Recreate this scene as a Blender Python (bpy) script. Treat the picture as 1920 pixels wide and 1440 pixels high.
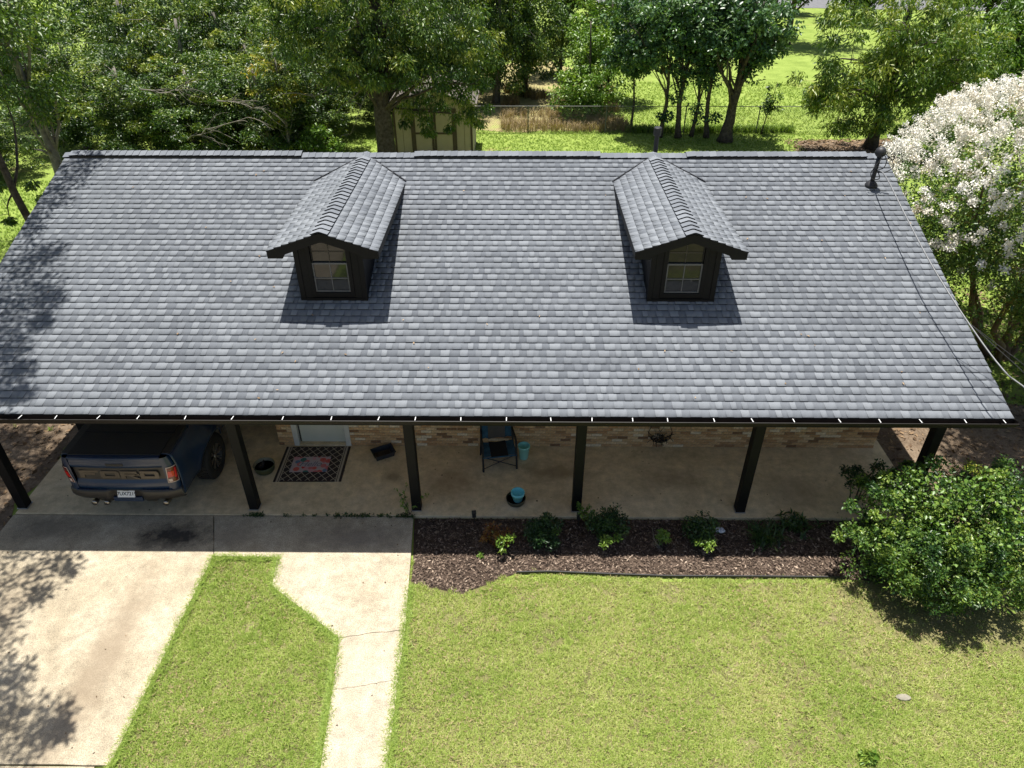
import bpy, math, random
import numpy as np
from mathutils import Vector, Matrix

for o in list(bpy.data.objects):
    bpy.data.objects.remove(o)
S = bpy.context.scene
COL = S.collection
rad = math.radians

# ------------------------------------------------------------------ camera, sky, sun, exposure
cam_d = bpy.data.cameras.new('camera'); cam = bpy.data.objects.new('camera', cam_d); COL.objects.link(cam)
cam_d.sensor_width = 36.0; cam_d.lens = 1331.0 / 1920.0 * 36.0
cam_d.clip_start = 0.05; cam_d.clip_end = 2000
_r = Vector((0.99995771, 0.00913483, -0.00106498)); _u = Vector((-0.00432362, 0.56914976, 0.82222251)); _f = Vector((-0.008117, 0.82218313, -0.56916519))
cam.matrix_world = Matrix(((_r.x, _u.x, -_f.x, 1.8565), (_r.y, _u.y, -_f.y, -9.7322), (_r.z, _u.z, -_f.z, 9.3793), (0, 0, 0, 1)))
S.camera = cam
SUN = Vector((-0.05, 0.165, 1.0)).normalized()
W = bpy.data.worlds.new('World'); S.world = W; W.use_nodes = True
wn = W.node_tree.nodes; bg = wn['Background']
sky = wn.new('ShaderNodeTexSky'); sky.sky_type = 'NISHITA'; sky.sun_disc = False
sky.sun_elevation = math.asin(SUN.z); sky.sun_rotation = math.atan2(SUN.x, SUN.y)
sky.air_density = 1.0; sky.dust_density = 2.2; sky.ozone_density = 1.0
W.node_tree.links.new(sky.outputs[0], bg.inputs[0]); bg.inputs[1].default_value = 0.063
sl = bpy.data.lights.new('sun', 'SUN'); sl.energy = 5.0; sl.angle = rad(0.53); sl.color = (1.0, 0.965, 0.905)
so = bpy.data.objects.new('sun', sl); COL.objects.link(so); so.location = (0, 0, 40)
so.rotation_euler = SUN.to_track_quat('Z', 'Y').to_euler()
S.view_settings.view_transform = 'Standard'; S.view_settings.look = 'None'
S.view_settings.exposure = 0.80; S.view_settings.gamma = 1.0; S.view_settings.use_curve_mapping = False
S.render.engine = 'CYCLES'
S.cycles.max_bounces = 5; S.cycles.diffuse_bounces = 4; S.cycles.glossy_bounces = 2; S.cycles.transmission_bounces = 3; S.cycles.transparent_max_bounces = 4
S.cycles.caustics_reflective = False; S.cycles.caustics_refractive = False

rng = np.random.default_rng(11)
random.seed(5)

# ------------------------------------------------------------------ helpers
def tag(o, label=None, cat=None, group=None, kind=None):
    if label: o['label'] = label
    if cat: o['category'] = cat
    if group: o['group'] = group
    if kind: o['kind'] = kind
    return o

def thing(name, label, cat, loc=(0, 0, 0), rz=0.0, group=None):
    o = bpy.data.objects.new(name, None); COL.objects.link(o)
    o.empty_display_size = 0.2
    o.location = loc; o.rotation_euler = (0, 0, rz)
    return tag(o, label, cat, group)

def link(name, me, parent=None, loc=(0, 0, 0), rot=(0, 0, 0)):
    o = bpy.data.objects.new(name, me); COL.objects.link(o)
    o.location = loc; o.rotation_euler = rot
    if parent is not None: o.parent = parent
    return o

def npmesh(name, V, F, mat, tone=None, smooth=False):
    """V (n,3), F (m,k) uniform polygons"""
    V = np.asarray(V, np.float32); F = np.asarray(F, np.int32)
    me = bpy.data.meshes.new(name)
    m, k = F.shape
    me.vertices.add(len(V)); me.vertices.foreach_set('co', V.ravel())
    me.loops.add(m * k); me.loops.foreach_set('vertex_index', F.ravel())
    me.polygons.add(m)
    me.polygons.foreach_set('loop_start', np.arange(0, m * k, k, dtype=np.int32))
    me.polygons.foreach_set('loop_total', np.full(m, k, np.int32))
    if smooth: me.polygons.foreach_set('use_smooth', np.ones(m, bool))
    if tone is not None:
        a = me.attributes.new('tone', 'FLOAT', 'POINT'); a.data.foreach_set('value', np.asarray(tone, np.float32))
    me.update(calc_edges=True)
    if mat: me.materials.append(mat)
    return me

class MB:
    def __init__(s): s.v = []; s.f = []; s.t = []; s.cur = 0.5
    def add(s, vs, fs):
        b = len(s.v); s.v += [tuple(p) for p in vs]; s.f += [tuple(i + b for i in f) for f in fs]; s.t += [s.cur] * len(vs); return s
    def box(s, x0, x1, y0, y1, z0, z1):
        return s.add([(x0, y0, z0), (x1, y0, z0), (x1, y1, z0), (x0, y1, z0), (x0, y0, z1), (x1, y0, z1), (x1, y1, z1), (x0, y1, z1)],
                     [(0, 3, 2, 1), (4, 5, 6, 7), (0, 1, 5, 4), (1, 2, 6, 5), (2, 3, 7, 6), (3, 0, 4, 7)])
    def bar(s, a, b, w, h=None, up=(0, 0, 1)):
        a = Vector(a); b = Vector(b); d = (b - a).normalized(); h = h or w
        x = d.cross(Vector(up)); x = x.normalized() if x.length > 1e-4 else Vector((1, 0, 0))
        z = x.cross(d); vs = []
        for p in (a, b):
            for sx, sz in ((-1, -1), (1, -1), (1, 1), (-1, 1)): vs.append(p + x * (sx * w / 2) + z * (sz * h / 2))
        return s.add(vs, [(0, 1, 2, 3), (7, 6, 5, 4), (0, 4, 5, 1), (1, 5, 6, 2), (2, 6, 7, 3), (3, 7, 4, 0)])
    def tube(s, pts, r, n=6, cap=True):
        pts = [Vector(p) for p in pts]; rs = r if isinstance(r, (list, tuple, np.ndarray)) else [r] * len(pts)
        vs = []; fs = []; ref = Vector((0.31, 0.17, 0.93)); px = None
        for i, p in enumerate(pts):
            d = (pts[min(i + 1, len(pts) - 1)] - pts[max(i - 1, 0)]).normalized()
            if px is None:
                px = d.cross(ref)
                if px.length < 1e-3: px = d.cross(Vector((1, 0, 0)))
            px = (px - d * px.dot(d)).normalized(); py = d.cross(px)
            for k in range(n):
                a = 2 * math.pi * k / n; vs.append(p + (px * math.cos(a) + py * math.sin(a)) * rs[i])
        for i in range(len(pts) - 1):
            for k in range(n): fs.append((i * n + k, i * n + (k + 1) % n, (i + 1) * n + (k + 1) % n, (i + 1) * n + k))
        if cap: fs.append(tuple(range(n - 1, -1, -1))); fs.append(tuple(range((len(pts) - 1) * n, len(pts) * n)))
        return s.add(vs, fs)
    def lathe(s, prof, n=24, c=(0, 0, 0), cap=True):
        vs = []; fs = []
        for r, z in prof:
            for k in range(n):
                a = 2 * math.pi * k / n; vs.append((c[0] + r * math.cos(a), c[1] + r * math.sin(a), c[2] + z))
        for i in range(len(prof) - 1):
            for k in range(n): fs.append((i * n + k, i * n + (k + 1) % n, (i + 1) * n + (k + 1) % n, (i + 1) * n + k))
        if cap: fs.append(tuple(range(n - 1, -1, -1)))
        return s.add(vs, fs)
    def poly(s, pts, z0, z1):
        n = len(pts)
        return s.add([(x, y, z1) for x, y in pts] + [(x, y, z0) for x, y in pts],
                     [tuple(range(n))] + [(i, n + i, n + (i + 1) % n, (i + 1) % n) for i in range(n)])
    def grid(s, P):
        """P: list of rows of points"""
        r = len(P); c = len(P[0]); vs = [p for row in P for p in row]
        return s.add(vs, [(i * c + j, i * c + j + 1, (i + 1) * c + j + 1, (i + 1) * c + j) for i in range(r - 1) for j in range(c - 1)])
    def mesh(s, name, mat, smooth=False, tone=False):
        me = bpy.data.meshes.new(name); me.from_pydata([tuple(p) for p in s.v], [], s.f)
        if smooth: me.polygons.foreach_set('use_smooth', np.ones(len(me.polygons), bool))
        if tone:
            a = me.attributes.new('tone', 'FLOAT', 'POINT'); a.data.foreach_set('value', np.asarray(s.t, np.float32))
        if mat: me.materials.append(mat)
        me.update(); return me
    def build(s, name, mat, parent=None, smooth=False, bevel=0, tone=False, loc=(0, 0, 0), rot=(0, 0, 0)):
        o = link(name, s.mesh(name, mat, smooth, tone), parent, loc, rot)
        if bevel:
            m = o.modifiers.new('bevel', 'BEVEL'); m.width = bevel; m.segments = 2; m.limit_method = 'ANGLE'; m.angle_limit = rad(40)
        return o

# ------------------------------------------------------------------ materials
def nd(nt, t, **k):
    n = nt.nodes.new(t)
    for a, b in k.items(): setattr(n, a, b)
    return n

def ramp(nt, fac, stops, interp='LINEAR'):
    r = nd(nt, 'ShaderNodeValToRGB'); r.color_ramp.interpolation = interp
    e = r.color_ramp.elements
    while len(e) < len(stops): e.new(0.5)
    for i, (p, c) in enumerate(stops): e[i].position = p; e[i].color = (*c, 1)
    nt.links.new(fac, r.inputs[0]); return r.outputs[0]

def noise(nt, scale, detail=5, rough=0.6, vec=None, dist=0.0):
    n = nd(nt, 'ShaderNodeTexNoise'); n.inputs['Scale'].default_value = scale; n.inputs['Detail'].default_value = detail
    n.inputs['Roughness'].default_value = rough; n.inputs['Distortion'].default_value = dist
    if vec is None:
        tc = nd(nt, 'ShaderNodeTexCoord'); vec = tc.outputs['Object']
    nt.links.new(vec, n.inputs['Vector']); return n.outputs['Fac']

def mixc(nt, a, b, fac, mode='MIX'):
    m = nd(nt, 'ShaderNodeMix', data_type='RGBA', blend_type=mode)
    for s, v in ((m.inputs[0], fac), (m.inputs[6], a), (m.inputs[7], b)):
        if hasattr(v, 'is_output'): nt.links.new(v, s)
        elif isinstance(v, (int, float)): s.default_value = v
        else: s.default_value = (*v, 1)
    return m.outputs[2]

def math_(nt, op, a, b=None):
    m = nd(nt, 'ShaderNodeMath', operation=op)
    for s, v in ((m.inputs[0], a), (m.inputs[1], b)):
        if v is None: continue
        if hasattr(v, 'is_output'): nt.links.new(v, s)
        else: s.default_value = v
    return m.outputs[0]

def newmat(name):
    m = bpy.data.materials.new(name); m.use_nodes = True
    return m, m.node_tree, m.node_tree.nodes['Principled BSDF']

def bump(nt, b, h, strength=0.3, dist=0.01):
    n = nd(nt, 'ShaderNodeBump'); n.inputs['Strength'].default_value = strength; n.inputs['Distance'].default_value = dist
    nt.links.new(h, n.inputs['Height']); nt.links.new(n.outputs[0], b.inputs['Normal'])

def pmat(name, stops, scale=6, rough=0.8, detail=6, bmp=0.0, bscale=None, metal=0.0, spec=0.5, coat=0.0):
    m, nt, b = newmat(name)
    if len(stops) == 1: b.inputs['Base Color'].default_value = (*stops[0], 1)
    else:
        f = noise(nt, scale, detail)
        nt.links.new(ramp(nt, f, [(0.3 + 0.4 * i / (len(stops) - 1), c) for i, c in enumerate(stops)]), b.inputs['Base Color'])
    b.inputs['Roughness'].default_value = rough; b.inputs['Metallic'].default_value = metal
    b.inputs['Specular IOR Level'].default_value = spec
    if coat: b.inputs['Coat Weight'].default_value = coat; b.inputs['Coat Roughness'].default_value = 0.05
    if bmp: bump(nt, b, noise(nt, bscale or scale * 6, 4), bmp)
    return m

def tone_mat(name, stops, rough=0.85, nscale=40, namt=0.35, bmp=0.3, bscale=120, spec=0.3, big=None):
    m, nt, b = newmat(name)
    at = nd(nt, 'ShaderNodeAttribute', attribute_name='tone')
    c = ramp(nt, at.outputs['Fac'], stops)
    n = noise(nt, nscale, 3)
    g = ramp(nt, n, [(0.25, (1 - namt,) * 3), (0.75, (1 + namt,) * 3)])
    c = mixc(nt, c, g, 1.0, 'MULTIPLY')
    if big:
        g2 = ramp(nt, noise(nt, big[0], 4), [(0.3, (1 - big[1],) * 3), (0.7, (1 + big[1],) * 3)])
        c = mixc(nt, c, g2, 1.0, 'MULTIPLY')
    nt.links.new(c, b.inputs['Base Color']); b.inputs['Roughness'].default_value = rough
    b.inputs['Specular IOR Level'].default_value = spec
    if bmp: bump(nt, b, noise(nt, bscale, 3), bmp, 0.004)
    return m

def leaf_mat(name, stops, rough=0.42, trans=0.26, spec=0.5, tint=(1.25, 1.35, 0.5)):
    m, nt, b = newmat(name)
    at = nd(nt, 'ShaderNodeAttribute', attribute_name='tone')
    c = ramp(nt, at.outputs['Fac'], stops)
    nt.links.new(c, b.inputs['Base Color']); b.inputs['Roughness'].default_value = rough; b.inputs['Specular IOR Level'].default_value = spec
    t = nd(nt, 'ShaderNodeBsdfTranslucent')
    nt.links.new(mixc(nt, c, tint, 1.0, 'MULTIPLY'), t.inputs[0])
    mx = nd(nt, 'ShaderNodeMixShader'); mx.inputs[0].default_value = trans
    nt.links.new(b.outputs[0], mx.inputs[1]); nt.links.new(t.outputs[0], mx.inputs[2])
    nt.links.new(mx.outputs[0], nt.nodes['Material Output'].inputs[0])
    return m

M = {}
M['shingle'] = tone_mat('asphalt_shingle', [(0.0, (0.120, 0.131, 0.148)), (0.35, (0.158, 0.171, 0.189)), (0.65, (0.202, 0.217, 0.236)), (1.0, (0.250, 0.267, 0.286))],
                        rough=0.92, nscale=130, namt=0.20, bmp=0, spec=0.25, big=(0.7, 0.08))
M['butt'] = pmat('asphalt_edge', [(0.020, 0.021, 0.024)], rough=0.95, spec=0.2)
M['black_paint'] = pmat('black_paint', [(0.003, 0.0034, 0.0046), (0.005, 0.0055, 0.007)], scale=4, rough=0.6, spec=0.25)
M['soffit'] = pmat('soffit_paint', [(0.70, 0.66, 0.58), (0.76, 0.72, 0.64)], scale=2, rough=0.8)
M['gutter'] = pmat('bronze_gutter', [(0.010, 0.008, 0.007), (0.016, 0.0125, 0.011)], scale=5, rough=0.55, spec=0.25)
M['gutter_in'] = pmat('gutter_inside', [(0.10, 0.075, 0.06), (0.17, 0.125, 0.10)], scale=7, rough=0.7)
M['white_metal'] = pmat('white_metal', [(0.62, 0.62, 0.61)], rough=0.4)
M['galv'] = pmat('galvanised', [(0.42, 0.43, 0.44), (0.55, 0.56, 0.57)], scale=8, rough=0.45, metal=0.7)
M['cable'] = pmat('service_cable', [(0.14, 0.145, 0.15), (0.20, 0.205, 0.21)], scale=9, rough=0.5)
M['old_galv'] = pmat('weathered_galvanised', [(0.10, 0.10, 0.095), (0.16, 0.16, 0.15)], scale=8, rough=0.6)
M['brick'] = tone_mat('brick', [(0.0, (0.24, 0.14, 0.075)), (0.25, (0.52, 0.30, 0.145)), (0.55, (0.66, 0.43, 0.22)), (0.8, (0.74, 0.55, 0.32)), (1.0, (0.80, 0.69, 0.50))],
                      rough=0.9, nscale=22, namt=0.35, bmp=0.5, bscale=60)
M['mortar'] = pmat('mortar', [(0.42, 0.31, 0.19), (0.56, 0.43, 0.29)], scale=14, rough=0.95, bmp=0.4)
M['door'] = pmat('door_paint', [(0.60, 0.61, 0.52), (0.66, 0.66, 0.57)], scale=3, rough=0.45)
M['trim_white'] = pmat('trim_white', [(0.62, 0.60, 0.53), (0.70, 0.68, 0.61)], scale=5, rough=0.55)
M['dark_gap'] = pmat('weatherstrip', [(0.03, 0.03, 0.03)], rough=0.7)
M['brass'] = pmat('satin_nickel', [(0.5, 0.48, 0.44)], rough=0.3, metal=1.0)
M['rubber'] = pmat('rubber', [(0.012, 0.012, 0.013), (0.022, 0.022, 0.022)], scale=30, rough=0.8, bmp=0.2)
M['black_plastic'] = pmat('black_plastic', [(0.014, 0.014, 0.016), (0.022, 0.022, 0.024)], scale=20, rough=0.55)

def glass_mat():
    m, nt, b = newmat('window_glass')
    b.inputs['Base Color'].default_value = (0.02, 0.022, 0.024, 1); b.inputs['Roughness'].default_value = 0.04
    b.inputs['Specular IOR Level'].default_value = 0.5; b.inputs['IOR'].default_value = 1.5
    bump(nt, b, noise(nt, 3.0, 2), 0.05, 0.02)
    return m
M['glass'] = glass_mat()

def concrete(name, c0, c1, c2, stains=(), speck=0.25):
    m, nt, b = newmat(name)
    tc = nd(nt, 'ShaderNodeTexCoord'); v = tc.outputs['Object']
    c = ramp(nt, noise(nt, 0.9, 8, 0.65, v, 0.4), [(0.3, c0), (0.5, c1), (0.7, c2)])
    g = ramp(nt, noise(nt, 5.0, 6, 0.7, v), [(0.28, (0.70,) * 3), (0.68, (1.16,) * 3)])
    c = mixc(nt, c, g, 1.0, 'MULTIPLY')
    g = ramp(nt, noise(nt, 70, 3, 0.6, v), [(0.33, (1 - speck,) * 3), (0.6, (1 + speck * 0.4,) * 3)])
    c = mixc(nt, c, g, 1.0, 'MULTIPLY')
    sep = nd(nt, 'ShaderNodeSeparateXYZ'); nt.links.new(v, sep.inputs[0])
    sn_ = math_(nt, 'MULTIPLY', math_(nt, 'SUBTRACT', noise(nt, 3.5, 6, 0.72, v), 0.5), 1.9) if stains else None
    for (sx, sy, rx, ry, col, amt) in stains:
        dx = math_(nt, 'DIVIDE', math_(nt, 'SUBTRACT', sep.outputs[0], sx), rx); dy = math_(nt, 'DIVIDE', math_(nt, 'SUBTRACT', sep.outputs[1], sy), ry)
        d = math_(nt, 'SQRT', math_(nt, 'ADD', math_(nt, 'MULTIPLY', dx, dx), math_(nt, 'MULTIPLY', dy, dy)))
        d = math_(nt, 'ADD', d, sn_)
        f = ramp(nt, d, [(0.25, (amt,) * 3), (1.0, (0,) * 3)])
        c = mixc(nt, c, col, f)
    nt.links.new(c, b.inputs['Base Color']); b.inputs['Roughness'].default_value = 0.9; b.inputs['Specular IOR Level'].default_value = 0.25
    h = math_(nt, 'ADD', noise(nt, 70, 3, 0.6, v), math_(nt, 'MULTIPLY', noise(nt, 8, 4, 0.6, v), 0.8))
    bump(nt, b, h, 0.35, 0.006)
    return m
M['drive'] = concrete('driveway_concrete', (0.315, 0.262, 0.180), (0.395, 0.336, 0.240), (0.455, 0.395, 0.292),
                      [(-4.25, -0.95, 0.85, 0.40, (0.035, 0.032, 0.03), 0.95), (-6.6, -0.8, 0.9, 0.4, (0.13, 0.11, 0.085), 0.6), (-4.3, -3.4, 0.42, 2.4, (0.225, 0.175, 0.12), 0.7),
                       (-6.3, -3.0, 0.5, 2.6, (0.25, 0.20, 0.14), 0.5)], 0.42)
M['walk'] = concrete('walkway_concrete', (0.365, 0.308, 0.220), (0.43, 0.372, 0.277), (0.485, 0.428, 0.328), [(-1.0, -0.95, 1.1, 0.35, (0.20, 0.17, 0.14), 0.6), (-3.2, -0.9, 0.5, 0.4, (0.22, 0.19, 0.15), 0.5)], 0.45)
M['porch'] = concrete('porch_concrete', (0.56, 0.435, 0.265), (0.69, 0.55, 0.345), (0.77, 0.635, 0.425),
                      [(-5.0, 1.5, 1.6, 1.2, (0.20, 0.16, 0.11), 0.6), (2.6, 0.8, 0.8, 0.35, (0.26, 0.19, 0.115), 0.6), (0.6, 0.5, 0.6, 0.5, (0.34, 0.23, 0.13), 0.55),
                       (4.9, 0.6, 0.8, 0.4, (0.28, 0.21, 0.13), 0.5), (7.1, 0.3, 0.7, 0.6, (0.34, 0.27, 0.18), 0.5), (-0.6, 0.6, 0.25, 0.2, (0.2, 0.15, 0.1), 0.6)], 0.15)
M['road'] = pmat('asphalt_road', [(0.10, 0.10, 0.105), (0.17, 0.17, 0.175)], scale=3, rough=0.95)
M['gravel'] = pmat('gravel_road', [(0.26, 0.19, 0.13), (0.42, 0.33, 0.24)], scale=1.5, rough=0.95)

def ground_mat(name, stops, s1, s2, dirt=None, dthr=(0.55, 0.7), ds=0.35, bs=0.8):
    m, nt, b = newmat(name)
    tc = nd(nt, 'ShaderNodeTexCoord'); v = tc.outputs['Object']
    f = math_(nt, 'ADD', math_(nt, 'MULTIPLY', noise(nt, s1, 6, 0.65, v), 0.55), math_(nt, 'MULTIPLY', noise(nt, s2, 4, 0.7, v), 0.45))
    c = ramp(nt, f, [(0.36 + 0.28 * i / (len(stops) - 1), k) for i, k in enumerate(stops)])
    if dirt:
        d = ramp(nt, noise(nt, ds, 7, 0.7, v), [(dthr[0], (0,) * 3), (dthr[1], (1,) * 3)])
        c = mixc(nt, c, dirt, d)
    nt.links.new(c, b.inputs['Base Color']); b.inputs['Roughness'].default_value = 0.95; b.inputs['Specular IOR Level'].default_value = 0.15
    bump(nt, b, noise(nt, s2, 5, 0.7, v), bs, 0.04)
    return m
M['grass_ground'] = ground_mat('grass_ground', [(0.13, 0.185, 0.035), (0.205, 0.275, 0.055), (0.275, 0.345, 0.085)], 0.8, 14, (0.26, 0.20, 0.10), (0.60, 0.74))
M['lawn_soil'] = ground_mat('lawn_soil', [(0.10, 0.095, 0.04), (0.16, 0.155, 0.06), (0.26, 0.235, 0.11)], 1.6, 30, (0.30, 0.235, 0.15), (0.58, 0.72), 1.1)
M['dirt'] = ground_mat('bare_dirt', [(0.085, 0.060, 0.040), (0.17, 0.125, 0.085), (0.26, 0.20, 0.14)], 1.2, 22)
M['mulch'] = ground_mat('mulch_soil', [(0.030, 0.021, 0.016), (0.075, 0.053, 0.040), (0.15, 0.11, 0.08)], 3.0, 50)
M['dry_grass'] = ground_mat('dry_grass_ground', [(0.20, 0.17, 0.075), (0.32, 0.27, 0.13), (0.30, 0.33, 0.10)], 0.6, 9)

G_ = lambda *s: [(i / (len(s) - 1), c) for i, c in enumerate(s)]
M['leaf_dark'] = leaf_mat('leaf_dark', G_((0.026, 0.058, 0.014), (0.058, 0.112, 0.022), (0.115, 0.185, 0.034), (0.26, 0.30, 0.05)))
M['leaf_pecan'] = leaf_mat('leaf_pecan', G_((0.032, 0.070, 0.013), (0.070, 0.135, 0.022), (0.130, 0.205, 0.032), (0.29, 0.32, 0.055)))
M['leaf_blue'] = leaf_mat('leaf_bluish', G_((0.030, 0.074, 0.030), (0.070, 0.145, 0.056), (0.125, 0.215, 0.085), (0.22, 0.31, 0.12)), rough=0.36)
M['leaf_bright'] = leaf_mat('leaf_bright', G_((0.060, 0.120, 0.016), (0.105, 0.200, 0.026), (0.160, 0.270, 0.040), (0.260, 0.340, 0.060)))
M['leaf_yellow'] = leaf_mat('leaf_yellowing', G_((0.10, 0.15, 0.02), (0.22, 0.25, 0.03), (0.40, 0.33, 0.04), (0.42, 0.22, 0.03)))
M['leaf_crape'] = leaf_mat('leaf_crape', G_((0.04, 0.09, 0.018), (0.09, 0.17, 0.028), (0.17, 0.255, 0.045), (0.27, 0.22, 0.05)))
M['leaf_holly'] = leaf_mat('leaf_holly', G_((0.022, 0.060, 0.016), (0.060, 0.130, 0.026), (0.125, 0.215, 0.040), (0.24, 0.32, 0.06)), rough=0.38, spec=0.5, trans=0.3)
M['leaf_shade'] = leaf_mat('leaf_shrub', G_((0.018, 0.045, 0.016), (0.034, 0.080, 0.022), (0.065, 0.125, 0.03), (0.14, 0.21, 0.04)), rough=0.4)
M['leaf_red'] = leaf_mat('leaf_reddish', G_((0.10, 0.035, 0.015), (0.20, 0.07, 0.025), (0.24, 0.15, 0.03), (0.12, 0.16, 0.03)))
M['blossom'] = leaf_mat('white_blossom', G_((0.60, 0.47, 0.28), (0.82, 0.765, 0.64), (0.90, 0.865, 0.78), (0.93, 0.91, 0.85)), rough=0.8, trans=0.25, spec=0.1, tint=(0.95, 0.95, 0.97))
M['blade'] = leaf_mat('grass_blade', G_((0.14, 0.225, 0.036), (0.265, 0.365, 0.068), (0.405, 0.475, 0.125), (0.58, 0.53, 0.28)), rough=0.5, trans=0.3, spec=0.3)
M['blade_back'] = leaf_mat('back_grass_blade', G_((0.12, 0.20, 0.025), (0.19, 0.29, 0.042), (0.27, 0.36, 0.065), (0.40, 0.40, 0.13)), rough=0.55, trans=0.3, spec=0.3)
M['blade_dry'] = leaf_mat('dry_grass_blade', G_((0.17, 0.12, 0.06), (0.30, 0.22, 0.12), (0.40, 0.31, 0.17), (0.20, 0.22, 0.06)), rough=0.7, trans=0.2, spec=0.2)
M['litter'] = leaf_mat('dead_leaf', G_((0.06, 0.04, 0.025), (0.15, 0.095, 0.055), (0.28, 0.19, 0.11), (0.42, 0.31, 0.20)), rough=0.8, trans=0.1, spec=0.2)
M['chip'] = leaf_mat('mulch_chip', G_((0.028, 0.020, 0.016), (0.10, 0.070, 0.052), (0.225, 0.168, 0.128), (0.46, 0.36, 0.27)), rough=0.85, trans=0.0, spec=0.15)
M['bark'] = pmat('bark', [(0.028, 0.021, 0.016), (0.075, 0.058, 0.045), (0.12, 0.098, 0.08)], scale=9, rough=0.95, bmp=0.9, bscale=26)
M['bark_grey'] = pmat('bark_grey', [(0.10, 0.088, 0.072), (0.20, 0.18, 0.15), (0.30, 0.27, 0.23)], scale=7, rough=0.95, bmp=0.8, bscale=22)
M['deadwood'] = pmat('deadwood', [(0.13, 0.115, 0.095), (0.24, 0.215, 0.18)], scale=8, rough=0.9)
M['bark_crape'] = pmat('bark_crape', [(0.12, 0.075, 0.05), (0.22, 0.15, 0.105)], scale=5, rough=0.8)

# ------------------------------------------------------------------ ground and paving
def sheet(name, pts, z, mat, kind='structure', sub=None):
    me = bpy.data.meshes.new(name); me.from_pydata([(x, y, z) for x, y in pts], [], [tuple(range(len(pts)))]); me.materials.append(mat); me.update()
    return tag(link(name, me), kind=kind)

def wob(pts, amp, step, seed, closed=True):
    r = random.Random(seed); out = []; n = len(pts)
    for i in range(n if closed else n - 1):
        a = Vector(pts[i]); b = Vector(pts[(i + 1) % n]); L = (b - a).length; k = max(1, int(L / step))
        nn = Vector((-(b - a).y, (b - a).x)) / max(L, 1e-6)
        for j in range(k): out.append(tuple(a.lerp(b, j / k) + nn * (r.uniform(-amp, amp) if j else 0)))
    if not closed: out.append(pts[-1])
    return out

GZ = -0.06
_ring = [(-300, -200), (300, -200), (300, 500), (-300, 500)]
sheet('ground', _ring, GZ - 0.006, M['grass_ground'])
sheet('lawn', wob([(-3.40, -9.0), (-3.36, -1.46), (0.03, -1.40), (0.10, -1.9), (14, -1.8), (14, -9.0)], 0.02, 0.5, 2), GZ, M['lawn_soil'])
sheet('dirt_yard', wob([(-7.36, -9), (-7.36, 12), (-9.5, 12.5), (-12.5, 9), (-14, 2), (-14, -9)], 0.25, 0.8, 3), GZ + 0.001, M['dirt'])
sheet('side_yard', wob([(9.2, -1.0), (9.2, 3.6), (11.5, 3.9), (14, 3.0), (16.5, 2.5), (16, -1.2)], 0.2, 0.5, 4), GZ + 0.005, M['dirt'])
sheet('dry_patch', wob([(14.2, 20.6), (14.5, 23.5), (19.5, 24.2), (20, 20)], 0.3, 0.6, 5), GZ + 0.002, M['dirt'])
sheet('meadow', wob([(-1.0, 25.5), (-1.5, 38), (3.0, 44), (7.2, 36), (6.6, 25.5)], 0.5, 1.0, 6), GZ + 0.003, M['dry_grass'])
sheet('gravel_road', [(-120, -40), (-120, -9.9), (120, -9.9), (120, -40)], GZ + 0.006, M['gravel'])
sheet('road', wob([(10, 72), (120, 58), (120, 76), (10, 84)], 0.2, 3, 9), GZ + 0.02, M['road'])

SL = thing('house_slab', None, None)
def slab(name, pts, z0, z1, mat, bevel=0.008):
    mb = MB().poly(pts, z0, z1); o = mb.build(name, mat, None, bevel=bevel); tag(o, kind='structure'); return o
bpy.data.objects.remove(SL)
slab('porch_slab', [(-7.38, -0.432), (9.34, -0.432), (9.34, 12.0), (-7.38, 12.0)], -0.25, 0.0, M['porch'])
# left drive: two pours with a joint
def jag(a, b, n, amp, seed):
    r = random.Random(seed); a = Vector(a); b = Vector(b); nn = Vector((-(b - a).y, (b - a).x)).normalized()
    w = 0; out = []
    for i in range(n + 1):
        w += r.uniform(-amp, amp); w *= 0.8
        out.append(a.lerp(b, i / n) + nn * (w if 0 < i < n else 0))
    return out
slab('driveway', wob([(-7.37, -4.975), (-3.47, -4.975), (-3.38, -1.4), (-3.715, -0.452), (-7.40, -0.452)], 0.008, 0.3, 11), -0.2, -0.012, M['drive'])
slab('driveway', [(-7.6, -9.5), (-3.7, -9.5), (-3.66, -4.993), (-7.4, -4.993)], -0.2, -0.016, M['drive'])
c1 = jag((-0.87, -3.02), (0.125, -2.85), 14, 0.018, 21); c2 = jag((-0.78, -3.88), (0.14, -3.72), 14, 0.016, 22)
off = lambda L, d: [(p[0], p[1] + d) for p in L]
slab('walkway', [(-3.70, -0.452), (-3.365, -1.405), (-2.27, -1.42), (-2.18, -2.04)] + off(c1, 0.003) + [(0.03, -1.42), (-0.045, -0.452)], -0.2, -0.012, M['walk'], 0.004)
slab('walkway', off(c1, -0.003)[::-1] + off(c2, 0.0025), -0.2, -0.014, M['walk'], 0.004)
slab('walkway', off(c2, -0.0025)[::-1] + [(-0.70, -5.0), (-0.62, -9.5), (0.28, -9.5), (0.18, -5.0)], -0.2, -0.014, M['walk'], 0.004)
bed_front = [(0.07, -1.45), (0.10, -1.95), (0.45, -2.02), (0.95, -2.15), (1.35, -1.95), (1.85, -1.71), (2.4, -1.69), (4.4, -1.77), (7.2, -1.77), (9.5, -2.0)]
sheet('mulch_bed', [(-0.03, -0.45)] + bed_front + [(9.6, -0.45)], GZ + 0.006, M['mulch'])
edging = MB(); pts = [(1.85, -1.72), (2.4, -1.70), (3.4, -1.745), (4.4, -1.78), (5.8, -1.775), (7.35, -1.78)]
for a, b in zip(pts[:-1], pts[1:]): edging.bar((*a, -0.035), (*b, -0.035), 0.02, 0.075)
tag(edging.build('bed_edging', M['black_plastic']), 'low black plastic edging strip between mulch bed and lawn', 'edging')

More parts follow.
